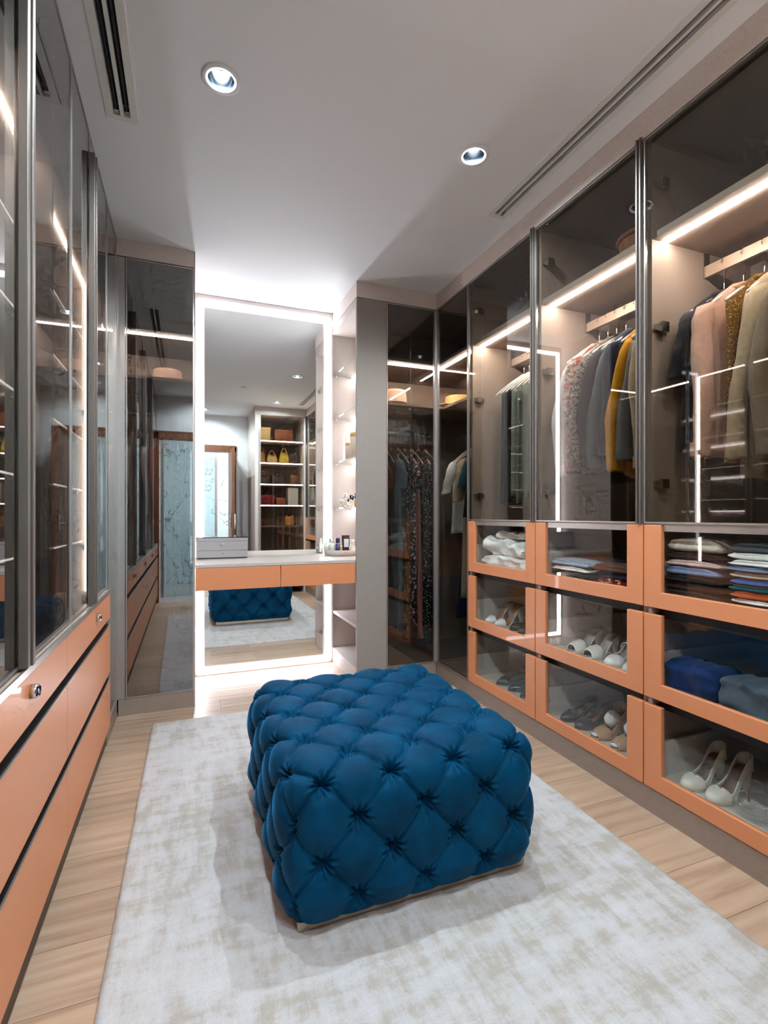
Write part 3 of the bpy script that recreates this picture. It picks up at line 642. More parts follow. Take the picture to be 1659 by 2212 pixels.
# perfume shelf
PZ = 1.1875
pf = thing('perfume_bottle', 'round clear disc-shaped perfume flask on the lowest glass shelf', 'perfume', (1.085, 3.55, PZ), 'perfumes on the glass shelf')
k = MB().lathe([(0, -0.010), (0.034, -0.008), (0.040, 0), (0.034, 0.008), (0, 0.010)], 32); k.v = [(1.085 + a * 0.97, 3.55 + c_, PZ + 0.0405 + b) for a, b, c_ in k.v]; k.build('flask', 'perfume_glass', pf, True)
k = MB().tube([(1.085 + 0.038 * math.cos(2 * PI * i / 32), 3.55, PZ + 0.0405 + 0.037 * math.sin(2 * PI * i / 32)) for i in range(32)], 0.003, 8, True); k.build('rim', 'chrome', pf, True)
MB().lathe([(0, 0.078), (0.009, 0.078), (0.009, 0.090), (0.014, 0.094), (0.014, 0.104), (0, 0.105)], 16, (1.085, 3.55, PZ)).build('stopper', 'white_plastic', pf, True)
for i, (x, y, r, h, cm, bm_) in enumerate([(1.11, 3.49, 0.016, 0.060, 'black_gloss', 'perfume_glass'), (1.135, 3.455, 0.014, 0.066, 'black_gloss', 'perfume_glass'), (1.075, 3.445, 0.010, 0.040, 'black_gloss', 'perfume_glass'), (1.095, 3.40, 0.013, 0.052, 'navy_gloss', 'perfume_glass'), (1.15, 3.40, 0.015, 0.064, 'black_gloss', 'amber'), (1.10, 3.34, 0.013, 0.055, 'black_gloss', 'amber'), (1.15, 3.33, 0.015, 0.07, 'black_gloss', 'perfume_glass')]):
    lab = ['square clear perfume with tall black cap right behind the disc flask', 'clear perfume with the tallest black cap on the low glass shelf', 'tiny clear perfume with black cap at the shelf edge', 'clear perfume with dark blue cap on the low glass shelf', 'amber perfume with black cap against the niche back', 'small amber perfume near the pillar edge', 'large clear perfume with black cap nearest the pillar'][i]
    bottle('perfume_bottle', lab, 'perfume', x, y, PZ, [(0, 0), (r * 0.9, 0), (r, 0.004), (r, h * 0.9), (r * 0.4, h), (0, h)], bm_, [(0, h), (r * 0.75, h), (r * 0.75, h * 1.5), (0, h * 1.5)], cm, 'perfumes on the glass shelf', 16)
CZ = 1.5325
wb = thing('tissue_box', 'tall white printed box on the middle glass shelf', 'box', (1.12, 3.53, CZ), 'containers on the middle glass shelf')
box('carton', 'white_plastic', wb, 1.075, 1.165, 3.50, 3.565, CZ + 0.0005, CZ + 0.205, 0.002); box('print_patch', 'label_white', wb, 1.0738, 1.0752, 3.508, 3.557, CZ + 0.09, CZ + 0.17)
pattern_mat('weave', 'stripe', srgb(222, 206, 190), srgb(196, 176, 158), scale=60)
for x, y, r, h, lab in ((1.085, 3.455, 0.030, 0.115, 'small woven canister with a wooden lid on the middle glass shelf'), (1.105, 3.36, 0.042, 0.175, 'tall woven canister with a wooden lid on the middle glass shelf')):
    bottle('canister', lab, 'canister', x, y, CZ, [(0, 0), (r, 0), (r, h * 0.85), (0, h * 0.85)], 'weave', [(0, h * 0.85), (r * 1.02, h * 0.85), (r * 1.02, h), (0, h)], 'bag_sand', 'containers on the middle glass shelf', 28)

# ------------------------------------------------------------------ rug
def rug_fn(u, v):
    x = -0.795 + 1.59 * u; yy = -1.34 + 2.76 * v
    e = min(u, 1 - u, v, 1 - v)
    return (x + 0.004 * noise.noise((yy * 25, 1, 0)), yy + 0.003 * noise.noise((x * 25, 5, 0)), 0.011 + 0.0012 * noise.noise((x * 60, yy * 60, 0)) - (0.004 if e < 0.004 else 0))
rg = MB().grid(rug_fn, 150, 240); nb_ = len(rg.v)
edge = [i * 240 for i in range(150)] + [149 * 240 + j for j in range(1, 240)] + [i * 240 + 239 for i in range(148, -1, -1)] + [j for j in range(238, 0, -1)]
rg.v += [(rg.v[i][0], rg.v[i][1], 0.0008) for i in edge]; ne = len(edge)
rg.f += [(edge[i], edge[(i + 1) % ne], nb_ + (i + 1) % ne, nb_ + i) for i in range(ne)]
tag(rg.build('rug', 'rug_pile', smooth=True, loc=(0.607, 1.545, 0), rotz=-0.011), 'pale distressed grey-beige rug under the blue ottoman', 'rug')

# ------------------------------------------------------------------ ottoman
ot = thing('tufted_ottoman', 'deep-buttoned blue velvet square ottoman on a thin metal base', 'ottoman', (0.640, 1.720, 0.012), local=True)
HX, HY, Z0, Z1, RAD = 0.385, 0.405, 0.030, 0.415, 0.075
SXL, SYL = 0.101, 0.107
def tuft(i, j):
    a, b = (i + j) / 2, (i - j) / 2
    da, db = a - round(a), b - round(b)
    r = math.hypot(da, db)
    crease = min(abs(da), abs(db))
    dome = (abs(math.sin(PI * a)) * abs(math.sin(PI * b))) ** 0.5
    but = math.exp(-(r / 0.125) ** 1.4)
    cr = math.exp(-(crease / 0.04) ** 1.3)
    ang = math.atan2(db, da)
    k1 = math.sin(7.3 * round(a) + 3.1 * round(b))
    pl = math.sin(ang * 10 + 6 * k1) * math.exp(-((r - 0.15) / 0.09) ** 2) * 0.13
    pl += math.sin(ang * 17 + 9 * k1) * math.exp(-((r - 0.10) / 0.05) ** 2) * 0.10
    pl += math.cos(crease * 62 + k1) * math.exp(-crease / 0.07) * math.exp(-((r - 0.22) / 0.14) ** 2) * 0.10
    return 0.60 * dome - 1.0 * but - 0.10 * cr + 1.9 * pl
def ott_pt(q, nrm_face):
    x, y, z = q
    kx = x / SXL; ky = (y + HY) / SYL - 0.86
    dep = (Z1 - z) / SYL
    if nrm_face == 'top': i, j = kx, ky
    elif nrm_face == 'y-': i, j = kx, ky - dep
    elif nrm_face == 'y+': i, j = kx, ky + dep
    elif nrm_face == 'x-': i, j = kx - dep, ky
    else: i, j = kx + dep, ky
    ix = max(-HX + RAD, min(HX - RAD, x)); iy = max(-HY + RAD, min(HY - RAD, y)); iz = min(Z1 - RAD, z)
    n = Vector((x - ix, y - iy, z - iz))
    rr = RAD
    n = n.normalized() if n.length > 1e-6 else Vector((0, 0, 1))
    h = tuft(i, j) * 0.036
    low = max(0.0, min(1.0, (z - Z0) / 0.06))
    base = Vector((ix, iy, iz)) + n * rr
    bulge = 0.012
    return base + n * (h * (0.35 + 0.65 * low) + bulge - 0.012 * (1 - low))
N = 250; NZ = 126
bmv = {}; ov = []; of = []
def addv(q, face):
    key = (round(q[0], 5), round(q[1], 5), round(q[2], 5))
    if key not in bmv:
        bmv[key] = len(ov); ov.append(ott_pt(q, face))
    return bmv[key]
lin = lambda a, b, t: a + (b - a) * t
def face_grid(fn, nu, nv, face):
    ids = [[addv(fn(i / nu, j / nv), face) for j in range(nv + 1)] for i in range(nu + 1)]
    for i in range(nu):
        for j in range(nv): of.append((ids[i][j], ids[i + 1][j], ids[i + 1][j + 1], ids[i][j + 1]))
face_grid(lambda u, v: (lin(-HX, HX, u), lin(-HY, HY, v), Z1), N, N, 'top')
face_grid(lambda u, v: (lin(-HX, HX, u), -HY, lin(Z1, Z0, v)), N, NZ, 'y-')
face_grid(lambda u, v: (lin(-HX, HX, u), HY, lin(Z1, Z0, v)), N, NZ, 'y+')
face_grid(lambda u, v: (-HX, lin(-HY, HY, u), lin(Z1, Z0, v)), N, NZ, 'x-')
face_grid(lambda u, v: (HX, lin(-HY, HY, u), lin(Z1, Z0, v)), N, NZ, 'x+')
ob = MB(); ob.v = [tuple(q) for q in ov]; ob.f = of
ob.box(-HX + 0.03, HX - 0.03, -HY + 0.03, HY - 0.03, Z0 - 0.004, Z0 + 0.02)
ob.build('cushion', 'velvet', ot, True)
MB().box(-HX + 0.020, HX - 0.020, -HY + 0.020, HY - 0.020, 0.0005, 0.034).build('base', 'brass_base', ot, bevel=0.002)
# fabric-covered buttons
def button_at(q, face):
    P0 = ott_pt(q, face); e = 0.004
    n = {'top': Vector((0, 0, 1)), 'y-': Vector((0, -1, 0)), 'y+': Vector((0, 1, 0)), 'x-': Vector((-1, 0, 0)), 'x+': Vector((1, 0, 0))}[face]
    k = MB().lathe([(0, 0.005), (0.005, 0.004), (0.0085, 0.001), (0.008, -0.003)], 12)
    rot = Vector((0, 0, 1)).rotation_difference(n).to_matrix()
    k.v = [tuple(rot @ Vector(a) + P0 + n * 0.001) for a in k.v]
    k.build('button', 'velvet', ot, True)
for j in range(-8, 16):
    for i in range(-12, 13):
        if (i + j) % 2: continue
        x, y = i * SXL, (j + 0.86) * SYL - HY
        if abs(x) < HX - 0.03 and abs(y) < HY - 0.03: button_at((x, y, Z1), 'top')
        elif abs(x) < HX - 0.01 and y < -HY - 0.02 and -HY - y < Z1 - Z0 - 0.02: button_at((x, -HY, Z1 - (-HY - y)), 'y-')
        elif abs(y) < HY - 0.01 and x < -HX - 0.02 and (-HX - x) * SYL / SXL < Z1 - Z0 - 0.02: button_at((-HX, y, Z1 - (-HX - x) * SYL / SXL), 'x-')
        elif abs(y) < HY - 0.01 and x > HX + 0.02 and (x - HX) * SYL / SXL < Z1 - Z0 - 0.02: button_at((HX, y, Z1 - (x - HX) * SYL / SXL), 'x+')
        elif abs(x) < HX - 0.01 and y > HY + 0.02 and y - HY < Z1 - Z0 - 0.02: button_at((x, HY, Z1 - (y - HY)), 'y+')
# ------------------------------------------------------------------ clothes on hangers
FM = dict(white=(244, 242, 238), ivory=(222, 212, 196), charcoal=(44, 44, 50), navy=(30, 38, 62), grey=(112, 112, 116), sage=(142, 150, 142), mustard=(214, 148, 30), ochre=(170, 116, 44),
          beige=(196, 174, 144), taupe=(150, 132, 112), pink=(222, 178, 156), blush=(224, 190, 184), khaki=(150, 122, 62), brown=(92, 60, 44), black=(24, 24, 28), teal=(40, 92, 100),
          skyblue=(160, 182, 204), denim=(28, 54, 110), heather=(118, 136, 170), cobalt=(58, 112, 190), rust=(188, 84, 46), red=(196, 52, 44), maroon=(110, 26, 34), slate=(84, 96, 108), cocoa_cloth=(58, 40, 38), rose=(190, 120, 116), olive=(120, 112, 50))
for k_, c_ in FM.items(): fabric('f_' + k_, srgb(*c_))
pattern_mat('f_knit', 'knit', srgb(206, 192, 170), srgb(120, 96, 84), srgb(198, 70, 56), scale=75)
pattern_mat('f_tweed', 'knit', srgb(60, 56, 58), srgb(196, 184, 168), srgb(120, 104, 96), scale=160)
pattern_mat('f_stripe', 'stripe', srgb(220, 210, 196), srgb(60, 62, 76), scale=14)
pattern_mat('f_dots', 'dots', srgb(152, 120, 104), srgb(110, 36, 34), scale=38)
pattern_mat('f_blackdots', 'dots', srgb(24, 24, 26), srgb(190, 184, 174), scale=60)
pattern_mat('f_floral', 'floral', srgb(120, 24, 34), srgb(232, 214, 180), srgb(226, 150, 50), scale=34)
pattern_mat('f_print', 'floral', srgb(40, 34, 36), srgb(226, 214, 206), srgb(190, 60, 60), scale=40)
pattern_mat('f_leaf', 'floral', srgb(46, 40, 30), srgb(150, 120, 30), srgb(190, 90, 110), scale=26)
pattern_mat('f_sequin', 'dots', srgb(120, 84, 34), srgb(236, 196, 110), scale=120)
plain('hanger_white', srgb(238, 235, 230), 0.3, var=0.01, coat=0.2); plain('hanger_wood', srgb(206, 170, 144), 0.4, var=0.12, nscale=20)

DROP = 0.055
def make_hanger(x, y, z, rotz, label, mat='hanger_white', group=None, half=0.205, slope=0.110):
    """z is the top of the rail"""
    def arm(u, v):
        s = (u * 2 - 1); a = 2 * PI * v; ax = abs(s)
        zc = -0.088 - DROP - slope * ax ** 1.35; r = 0.010 - 0.003 * ax + 0.012 * math.exp(-(ax / 0.16) ** 2)
        return (s * half, r * 0.8 * math.cos(a), zc + r * math.sin(a))
    mb = MB().grid(arm, 21, 8, cv=True)
    mb.f += [tuple(range(8)), tuple(range(20 * 8, 21 * 8))]
    h = tag(mb.build('clothes_hanger', mat, smooth=True, loc=(x, y, z), rotz=rotz), label, 'hanger', group)
    MB().tube([(0, 0, -0.090 - DROP), (0, 0, -0.062 - DROP), (0.004, 0, -0.075), (0.012, 0, -0.055), (0.013, 0, -0.004), (0.009, 0, 0.0045), (0, 0, 0.007), (-0.009, 0, 0.0045), (-0.013, 0, -0.004), (-0.0125, 0, -0.020)], 0.0021, 6).build('hook', 'chrome', h, True)
    return h
def make_garment(name, label, mat, x, y, z, rotz, length=0.66, hem=0.23, sleeve=0.55, thick=0.020, seed=1, sh=0.205, folds=3, cat='shirt', group=None, collar=True, straps=False, lean=0.0):
    rnd = random.Random(seed); ph = rnd.uniform(0, 6); fr = folds + rnd.random()
    prof = [(0.0, 0.050, -0.082), (0.03, 0.066, -0.094), (0.08, sh * 0.62, -0.132), (0.12, sh * 0.88, -0.174), (0.16, sh, -0.215), (0.30, sh * 0.96, -0.32)]
    if straps: prof = [(0.0, sh * 0.62, -0.150), (0.05, sh * 0.66, -0.18), (0.10, sh * 0.74, -0.24), (0.16, sh * 0.70, -0.32), (0.25, sh * 0.62, -0.42)]
    t0 = prof[-1][0]; z0_ = prof[-1][2]; zl = -0.09 - length
    for k in range(1, 15):
        t = k / 14; prof.append((t0 + (1 - t0) * t, prof[5 if not straps else 4][1] * (1 - t) + hem * t, z0_ + (zl - z0_) * t))
    nr = len(prof); na = 36
    def fn(u, v):
        t, w_, zz = prof[min(nr - 1, int(round(u * (nr - 1))))]
        a = 2 * PI * v; c_, s_ = math.cos(a), math.sin(a)
        xx = w_ * math.copysign(abs(c_) ** 0.75, c_)
        d = thick * (0.55 + 0.75 * min(1, t * 1.6)) * math.copysign(abs(s_) ** 0.8, s_)
        wave = 0.013 * min(1.0, t * 1.5) * math.sin(fr * xx / 0.2 * 2.2 + ph) + 0.004 * math.sin(11 * xx / 0.2 + ph * 2) * t
        nz = 0.010 * noise.noise((xx * 9 + seed, zz * 4, s_))
        return (xx + lean * t, d + wave + nz * 0.7, zz + 0.012 * t * math.sin(3 * xx / 0.2 + ph) + nz * t * 0.5)
    mb = MB().grid(fn, nr, na, cv=True)
    mb.f += [tuple(range(na)), tuple((nr - 1) * na + k for k in range(na))[::-1]]
    g = tag(mb.build(name, mat, smooth=True, loc=(x, y, z), rotz=rotz), label, cat, group)
    if sleeve:
        for sd in (-1, 1):
            def sl(u, v, sd=sd):
                a = 2 * PI * v; zz = -0.178 - sleeve * u
                r1 = (0.052 - 0.014 * u) * (1 + 0.06 * math.sin(17 * u + ph)) * min(1.0, 0.55 + 5 * u); r2 = min(0.028, thick * 1.25) * (1 - 0.15 * u)
                cx = sd * (sh - 0.028 + 0.060 * math.sin(min(1, u * 1.5) * PI / 2) + 0.012 * math.sin(4 * u + ph)); cy = 0.010 * math.sin(5 * u + ph)
                return (cx + r1 * math.cos(a), cy + r2 * math.sin(a) + 0.004 * noise.noise((u * 14, a, seed)), zz - 0.010 * math.cos(a) * sd)
            sb = MB().grid(sl, 22, 14, cv=True); sb.f += [tuple(range(14)), tuple(21 * 14 + k for k in range(14))[::-1]]
            sb.build('sleeve', mat, g, True)
            cuffz = -0.178 - sleeve
            if sleeve > 0.4: MB().lathe([(1, 0.0), (1.04, 0.004), (1.04, 0.045), (1, 0.05)], 14, (sd * (sh - 0.028 + 0.06 + 0.012 * math.sin(4 + ph)), 0.010 * math.sin(5 + ph), cuffz), 0.041, min(0.028, thick * 1.25)).build('cuff', mat, g, True)
    if collar:
        MB().tube([(0.062 * math.cos(2 * PI * k / 20), 0.018 * math.sin(2 * PI * k / 20), -0.086 + 0.016 * math.sin(2 * PI * k / 20 + PI / 2) ** 2 * -1) for k in range(20)], 0.011, 8, True).build('collar', mat, g, True)
    if straps:
        for sd in (-1, 1): MB().tube([(sd * sh * 0.55, 0, -0.16), (sd * sh * 0.52, 0, -0.125), (sd * sh * 0.54, 0.008, -0.16)], 0.005, 6).build('strap', mat, g, True)
    return g
def make_trousers(label, mat, x, y, z, rotz, length, seed, half=0.15, group=None):
    ph = seed * 1.7
    def fn(u, v):
        a = 2 * PI * v; c_, s_ = math.cos(a), math.sin(a); xx = half * (1 + 0.06 * u) * math.copysign(abs(c_) ** 0.6, c_)
        return (xx, 0.008 * s_ * (0.6 + u * 0.7) + 0.009 * u * math.sin(5 * xx / half + ph) + 0.005 * math.sin(13 * xx / half + ph), -0.245 - length * u + 0.01 * math.sin(4 * xx / half + ph) * u)
    mb = MB().grid(fn, 18, 40, cv=True); mb.f += [tuple(range(40)), tuple(17 * 40 + k for k in range(40))[::-1]]
    return tag(mb.build('trousers', mat, smooth=True, loc=(x, y, z), rotz=rotz), label, 'trousers', group)
def hanging(items, axis, fixed, z, y_list, group, where, rot0):
    pass

RZ = 2.135
# middle right wardrobe, far to near
U2 = [('white blouse', 'f_white', 0.62, 0.58, 'blouse'), ('multicoloured knitted cardigan', 'f_knit', 0.64, 0.56, 'cardigan'), ('grey tweed jacket', 'f_tweed', 0.66, 0.55, 'jacket'), ('charcoal wool coat', 'f_charcoal', 0.70, 0.58, 'coat'),
      ('slate grey jacket', 'f_slate', 0.66, 0.56, 'jacket'), ('navy cardigan', 'f_navy', 0.62, 0.5, 'cardigan'), ('mustard yellow jacket', 'f_mustard', 0.70, 0.58, 'jacket'), ('plain grey shirt', 'f_grey', 0.64, 0.54, 'shirt'), ('beige cotton shirt', 'f_beige', 0.66, 0.58, 'shirt'), ('taupe overshirt', 'f_taupe', 0.68, 0.56, 'shirt')]
for i, (nm, mt, ln, sl, ct) in enumerate(U2):
    yy = 1.985 - i * 0.056
    make_hanger(1.956, yy, RZ, 0, 'white hanger carrying the %s in the middle right wardrobe' % nm, 'hanger_white', 'white hangers in the middle right wardrobe')
    make_garment(ct, nm + ' hanging in the middle wardrobe of the right wall', mt, 1.956, yy, RZ - DROP, 0, ln, 0.20, sl, 0.019, 20 + i, 0.20, cat=ct, group='clothes hanging in the middle right wardrobe', collar=i not in (0, 1))
U3 = [('black short-sleeved top', 'f_charcoal', 0.62, 0.26, 'top'), ('pink crew-neck blouse', 'f_pink', 0.64, 0.56, 'blouse'), ('gold sequinned top', 'f_sequin', 0.56, 0.0, 'top'), ('beige button shirt', 'f_beige', 0.74, 0.58, 'shirt'),
      ('taupe long jacket', 'f_taupe', 0.80, 0.58, 'jacket'), ('ochre wool coat', 'f_ochre', 0.86, 0.60, 'coat'), ('brown wool coat', 'f_brown', 0.84, 0.60, 'coat'), ('tan trench coat', 'f_khaki', 0.86, 0.6, 'coat')]
for i, (nm, mt, ln, sl, ct) in enumerate(U3):
    yy = 1.345 - i * 0.074
    make_hanger(1.956, yy, RZ, 0, 'white hanger carrying the %s in the nearest right wardrobe' % nm, 'hanger_white', 'white hangers in the nearest right wardrobe')
    make_garment(ct, nm + ' hanging in the nearest wardrobe of the right wall', mt, 1.956, yy, RZ - DROP, 0, ln, 0.215, sl, 0.022, 50 + i, 0.205, cat=ct, group='clothes hanging in the nearest right wardrobe')
tg = MB().box(-0.03, 0.03, -0.001, 0.001, -0.09, 0.0).tube([(0, 0, 0), (0.01, 0, 0.04), (0.0, 0, 0.09)], 0.0008, 5).build('swing_tag', 'bag_sand', loc=(1.735, 1.17, 1.40), rotz=0)
tag(tg, 'small tan paper tag hanging off the coat in the nearest right wardrobe', 'tag')
tg = MB().box(-0.012, 0.012, -0.001, 0.001, -0.09, 0.0).tube([(0, 0, 0), (0.004, 0, 0.03), (0.0, 0, 0.06)], 0.0008, 5).build('swing_tag', 'bag_sand', loc=(1.78, 2.255, 1.26), rotz=0)
tag(tg, 'narrow tan paper tag hanging off the grey-green trousers', 'tag')
# farthest right wardrobe: trousers folded over hangers
for i in range(9):
    yy = 2.60 - i * 0.052; nm = ['slate', 'black', 'sage', 'sage', 'sage', 'sage', 'sage', 'sage', 'grey'][i]
    order = ['first', 'second', 'third', 'fourth', 'fifth', 'sixth', 'seventh', 'eighth', 'last'][i]
    make_hanger(1.956, yy, RZ, 0, 'white trouser hanger, %s from the dark corner unit' % order, 'hanger_white', 'white trouser hangers', slope=0.135)
    c_ = {'slate': 'slate grey', 'black': 'black', 'sage': 'grey-green', 'grey': 'grey'}[nm]
    make_trousers('%s trousers folded over a white hanger, %s from the corner unit' % (c_, order), 'f_' + nm, 1.956, yy, RZ, 0, 0.70 - 0.03 * (i % 3), i, 0.165, 'trousers in the farthest right wardrobe')
# behind the viewpoint, seen in the left glass
for i, (nm, mt) in enumerate([('ivory blouse', 'f_ivory'), ('rust jacket', 'f_rust'), ('teal shirt', 'f_teal'), ('white shirt', 'f_white')]):
    yy = 0.68 - i * 0.12
    make_hanger(1.956, yy, RZ, 0, 'white hanger carrying the %s behind the viewpoint' % nm, 'hanger_white', 'white hangers behind the viewpoint')
    make_garment('shirt', nm + ' hanging in the right wardrobe behind the viewpoint', mt, 1.956, yy, RZ - DROP, 0, 0.68, 0.21, 0.55, 0.022, 80 + i, group='clothes hanging behind the viewpoint')

# right corner wardrobe: dresses on two rails
CR = 1.757
CA = [('dark brown dress', 'f_brown', 1.05), ('charcoal dress', 'f_charcoal', 1.1), ('slate blue dress', 'f_slate', 1.15), ('leaf-print dress', 'f_leaf', 1.2), ('black and white print dress', 'f_print', 1.1), ('rose dress', 'f_rose', 1.2), ('dotted black dress', 'f_blackdots', 1.25), ('red-dotted tan dress', 'f_dots', 1.3)]
for i, (nm, mt, ln) in enumerate(CA):
    xx = 1.305 + i * 0.056
    make_hanger(xx, 3.47, CR, PI / 2, 'wooden hanger carrying the %s in the right corner wardrobe' % nm, 'hanger_wood', 'hangers in the right corner wardrobe', 0.195)
    make_garment('dress', nm + ' on the rail behind the narrow corner door', mt, xx, 3.47, CR - DROP, PI / 2, ln + 0.18, 0.20, 0.0 if i % 2 else 0.2, 0.018, 100 + i, 0.19, folds=5, cat='dress', group='dresses in the right corner wardrobe', collar=False, straps=bool(i % 2))
CB = [('white ruffled blouse', 'f_white', 0.62, 0.24), ('navy strapped dress', 'f_navy', 1.2, 0.0), ('beige belted dress', 'f_beige', 1.05, 0.3), ('dark teal dress', 'f_teal', 1.1, 0.2), ('black dress', 'f_black', 1.2, 0.4), ('dark dotted long dress', 'f_blackdots', 1.25, 0.0)]
for i, (nm, mt, ln, sl) in enumerate(CB):
    yy = 3.20 - i * 0.075
    make_hanger(1.97, yy, CR, 0, 'wooden hanger carrying the %s in the right corner wardrobe' % nm, 'hanger_wood', 'hangers in the right corner wardrobe', 0.195)
    make_garment('dress' if ln > 1 else 'blouse', nm + ' behind the corner glass beside the drawers', mt, 1.97, yy, CR - DROP, 0, ln, 0.20, sl, 0.020, 130 + i, 0.19, folds=5, cat='dress' if ln > 1 else 'blouse', group='clothes behind the right corner glass', collar=False, straps=sl == 0)
# left tower
LA = [('white blouse', 'f_white', 0.75), ('ivory blouse', 'f_ivory', 0.9), ('cream shirt', 'f_ivory', 0.8), ('pale grey shirt', 'f_grey', 0.9), ('white cotton shirt', 'f_white', 0.7), ('red blouse', 'f_red', 0.55), ('brown top', 'f_brown', 0.9), ('khaki shirt', 'f_khaki', 1.0), ('tweed coat', 'f_tweed', 1.2), ('black coat', 'f_black', 1.2)]
for i, (nm, mt, ln) in enumerate(LA):
    xx = -0.40 + i * 0.043
    make_hanger(xx, 3.47, 1.772, PI / 2, 'wooden hanger carrying the %s in the left tower' % nm, 'hanger_wood', 'hangers in the left tower wardrobe', 0.195)
    make_garment('shirt', nm + ' hanging in the tower left of the mirror', mt, xx, 3.47, 1.772 - DROP, PI / 2, ln, 0.19, 0.4, 0.013, 160 + i, 0.19, folds=4, group='clothes in the left tower wardrobe', collar=False)

# ------------------------------------------------------------------ hats
plain('straw_pink', srgb(214, 172, 146), 0.7, var=0.12, nscale=160, bmp=0.4); plain('straw', srgb(222, 178, 110), 0.7, var=0.14, nscale=140, bmp=0.5)
def hat(name, label, x, y, z, mat, rc, hc, rb, pinch, band):
    t = thing(name, label, 'hat', (x, y, z), 'hats on the wardrobe shelves', local=True)
    def fn(u, v):
        a = 2 * PI * u
        if v < 0.45:
            q = v / 0.45; r = rb + (rc - rb) * q; zz = 0.006 + 0.022 * (1 - q) * (math.cos(2 * a) * 0.5 + 0.1) + 0.006 * q
        elif v < 0.85:
            q = (v - 0.45) / 0.40; r = rc * (1 - 0.12 * q); zz = 0.012 + hc * q
        else:
            q = (v - 0.85) / 0.15; r = rc * 0.88 * (1 - q); zz = 0.012 + hc * (1 + 0.05 * math.sin(q * PI)) - pinch * q
        zz -= pinch * 0.5 * max(0, math.cos(a)) ** 4 * max(0, (v - 0.6) / 0.4)
        return (r * 1.12 * math.cos(a), r * 0.95 * math.sin(a), max(0.002, zz))
    MB().grid(fn, 40, 24, cu=True).build('crown', mat, t, True, solid=0.003)
    if band:
        MB().lathe([(rc * 1.01, 0.010), (rc * 0.995, 0.032)], 40, (0, 0, 0), 1.13, 0.96).build('band', band, t, True, solid=0.0015)
    return t
hat('fedora_hat', 'pink-beige fedora with a dark band on the right corner shelf', 1.435, 3.43, 1.9265, 'straw_pink', 0.080, 0.115, 0.140, 0.025, 'f_cocoa_cloth')
hat('boater_hat', 'flat-topped straw boater on the right corner shelf', 1.90, 3.30, 1.9265, 'straw', 0.105, 0.075, 0.155, 0.0, None)
hat('round_hat', 'pale woven round hat on the left tower shelf', -0.115, 3.44, 1.9535, 'straw_pink', 0.082, 0.075, 0.090, 0.0, None)

# ------------------------------------------------------------------ folded clothes
def folded(label, mat, x0, x1, y0, y1, z, h, seed=1, rough_=0.006, cat='folded clothes', group=None, sag=0.0, name='folded_garment', fold=True):
    cx, cy = (x0 + x1) / 2, (y0 + y1) / 2; sx, sy = (x1 - x0) / 2, (y1 - y0) / 2
    def fn(u, v):
        a = 2 * PI * u; c_, s_ = math.cos(a), math.sin(a); q = v * 2 - 1
        e = (1 - abs(q) ** 8) ** 0.5
        xx = -sx * math.copysign(abs(c_) ** 0.28, c_); zz = h / 2 * math.copysign(abs(s_) ** 0.7, s_) * (0.30 + 0.70 * e)
        if fold: xx += 0.014 * math.exp(-((zz - 0.1 * h) / (h * 0.14)) ** 2) * (1 if xx < 0 else 0)
        nx = noise.noise((q * 3.5 * sy / 0.2 + seed * 3.1, zz * 20, 0.3 * xx / sx)); n2 = noise.noise((q * 4 + seed, xx * 9, seed * 1.7))
        zc = h / 2 + zz
        zc = max(0.0, zc + (rough_ * n2 if zz > 0 else 0) - sag * max(0, -q) ** 2 * (1 if zz > 0 else 0.2))
        return (xx + rough_ * 2.2 * nx, sy * q * (1 - 0.02 * s_) + rough_ * n2 * 0.5, zc)
    nv = 22; nu = 28
    mb = MB().grid(fn, nu, nv, cu=True); mb.f += [tuple(i * nv for i in range(nu)), tuple(i * nv + nv - 1 for i in range(nu))[::-1]]
    return tag(mb.build(name, mat, smooth=True, loc=(cx, cy, z), rotz=0), label, cat, group)
ZD1 = DZ[0][0] + 0.060 - 0.022 + 0.0008; ZD2 = DZ[1][0] + 0.060 - 0.022 + 0.0008; ZD3 = DZ[2][0] + 0.060 - 0.022 + 0.0008
def stack(rows, x0, x1, y0, y1, z, where, group, seed, tilt=0.0):
    for i, (nm, mt, h) in enumerate(rows):
        rr = random.Random(seed + i)
        folded('%s, %s' % (nm, where), mt, x0 + rr.uniform(-0.006, 0.014), x1, y0 + rr.uniform(0, 0.012), y1 - rr.uniform(0, 0.012), z, h, seed + i, 0.004, group=group, sag=0.012)
        z += h * 0.93
    return z
# farthest unit, top drawer: white linen
folded('wide folded white fleece at the bottom of the top drawer', 'f_white', 1.675, 2.0, 2.17, 2.64, ZD1, 0.075, 301, 0.014, 'folded linen', 'white linen in the farthest drawer', 0.01)
folded('crumpled white throw lying on the folded fleece', 'f_white', 1.685, 1.95, 2.23, 2.625, ZD1 + 0.072, 0.105, 305, 0.030, 'folded linen', 'white linen in the farthest drawer', 0.02, fold=False)
folded('thin white sheet tucked on top of the white throw', 'f_white', 1.72, 1.98, 2.25, 2.56, ZD1 + 0.170, 0.038, 309, 0.022, 'folded linen', 'white linen in the farthest drawer', 0.0, fold=False)
# middle unit, top drawer
g_ = 'folded clothes in the middle top drawer'
stack([('pale pink folded shirt at the bottom left', 'f_blush', 0.022), ('black folded tee under the white ones', 'f_black', 0.022), ('white folded shirt', 'f_white', 0.026), ('pale blue-grey folded knit on the left pile', 'f_skyblue', 0.036)], 1.675, 1.98, 1.77, 2.03, ZD1, 'middle top drawer', g_, 320)
stack([('maroon floral folded dress', 'f_floral', 0.040), ('dark navy folded jeans', 'f_navy', 0.028), ('brown folded jumper on the right pile', 'f_brown', 0.034)], 1.675, 1.98, 1.48, 1.755, ZD1, 'middle top drawer', g_, 330)
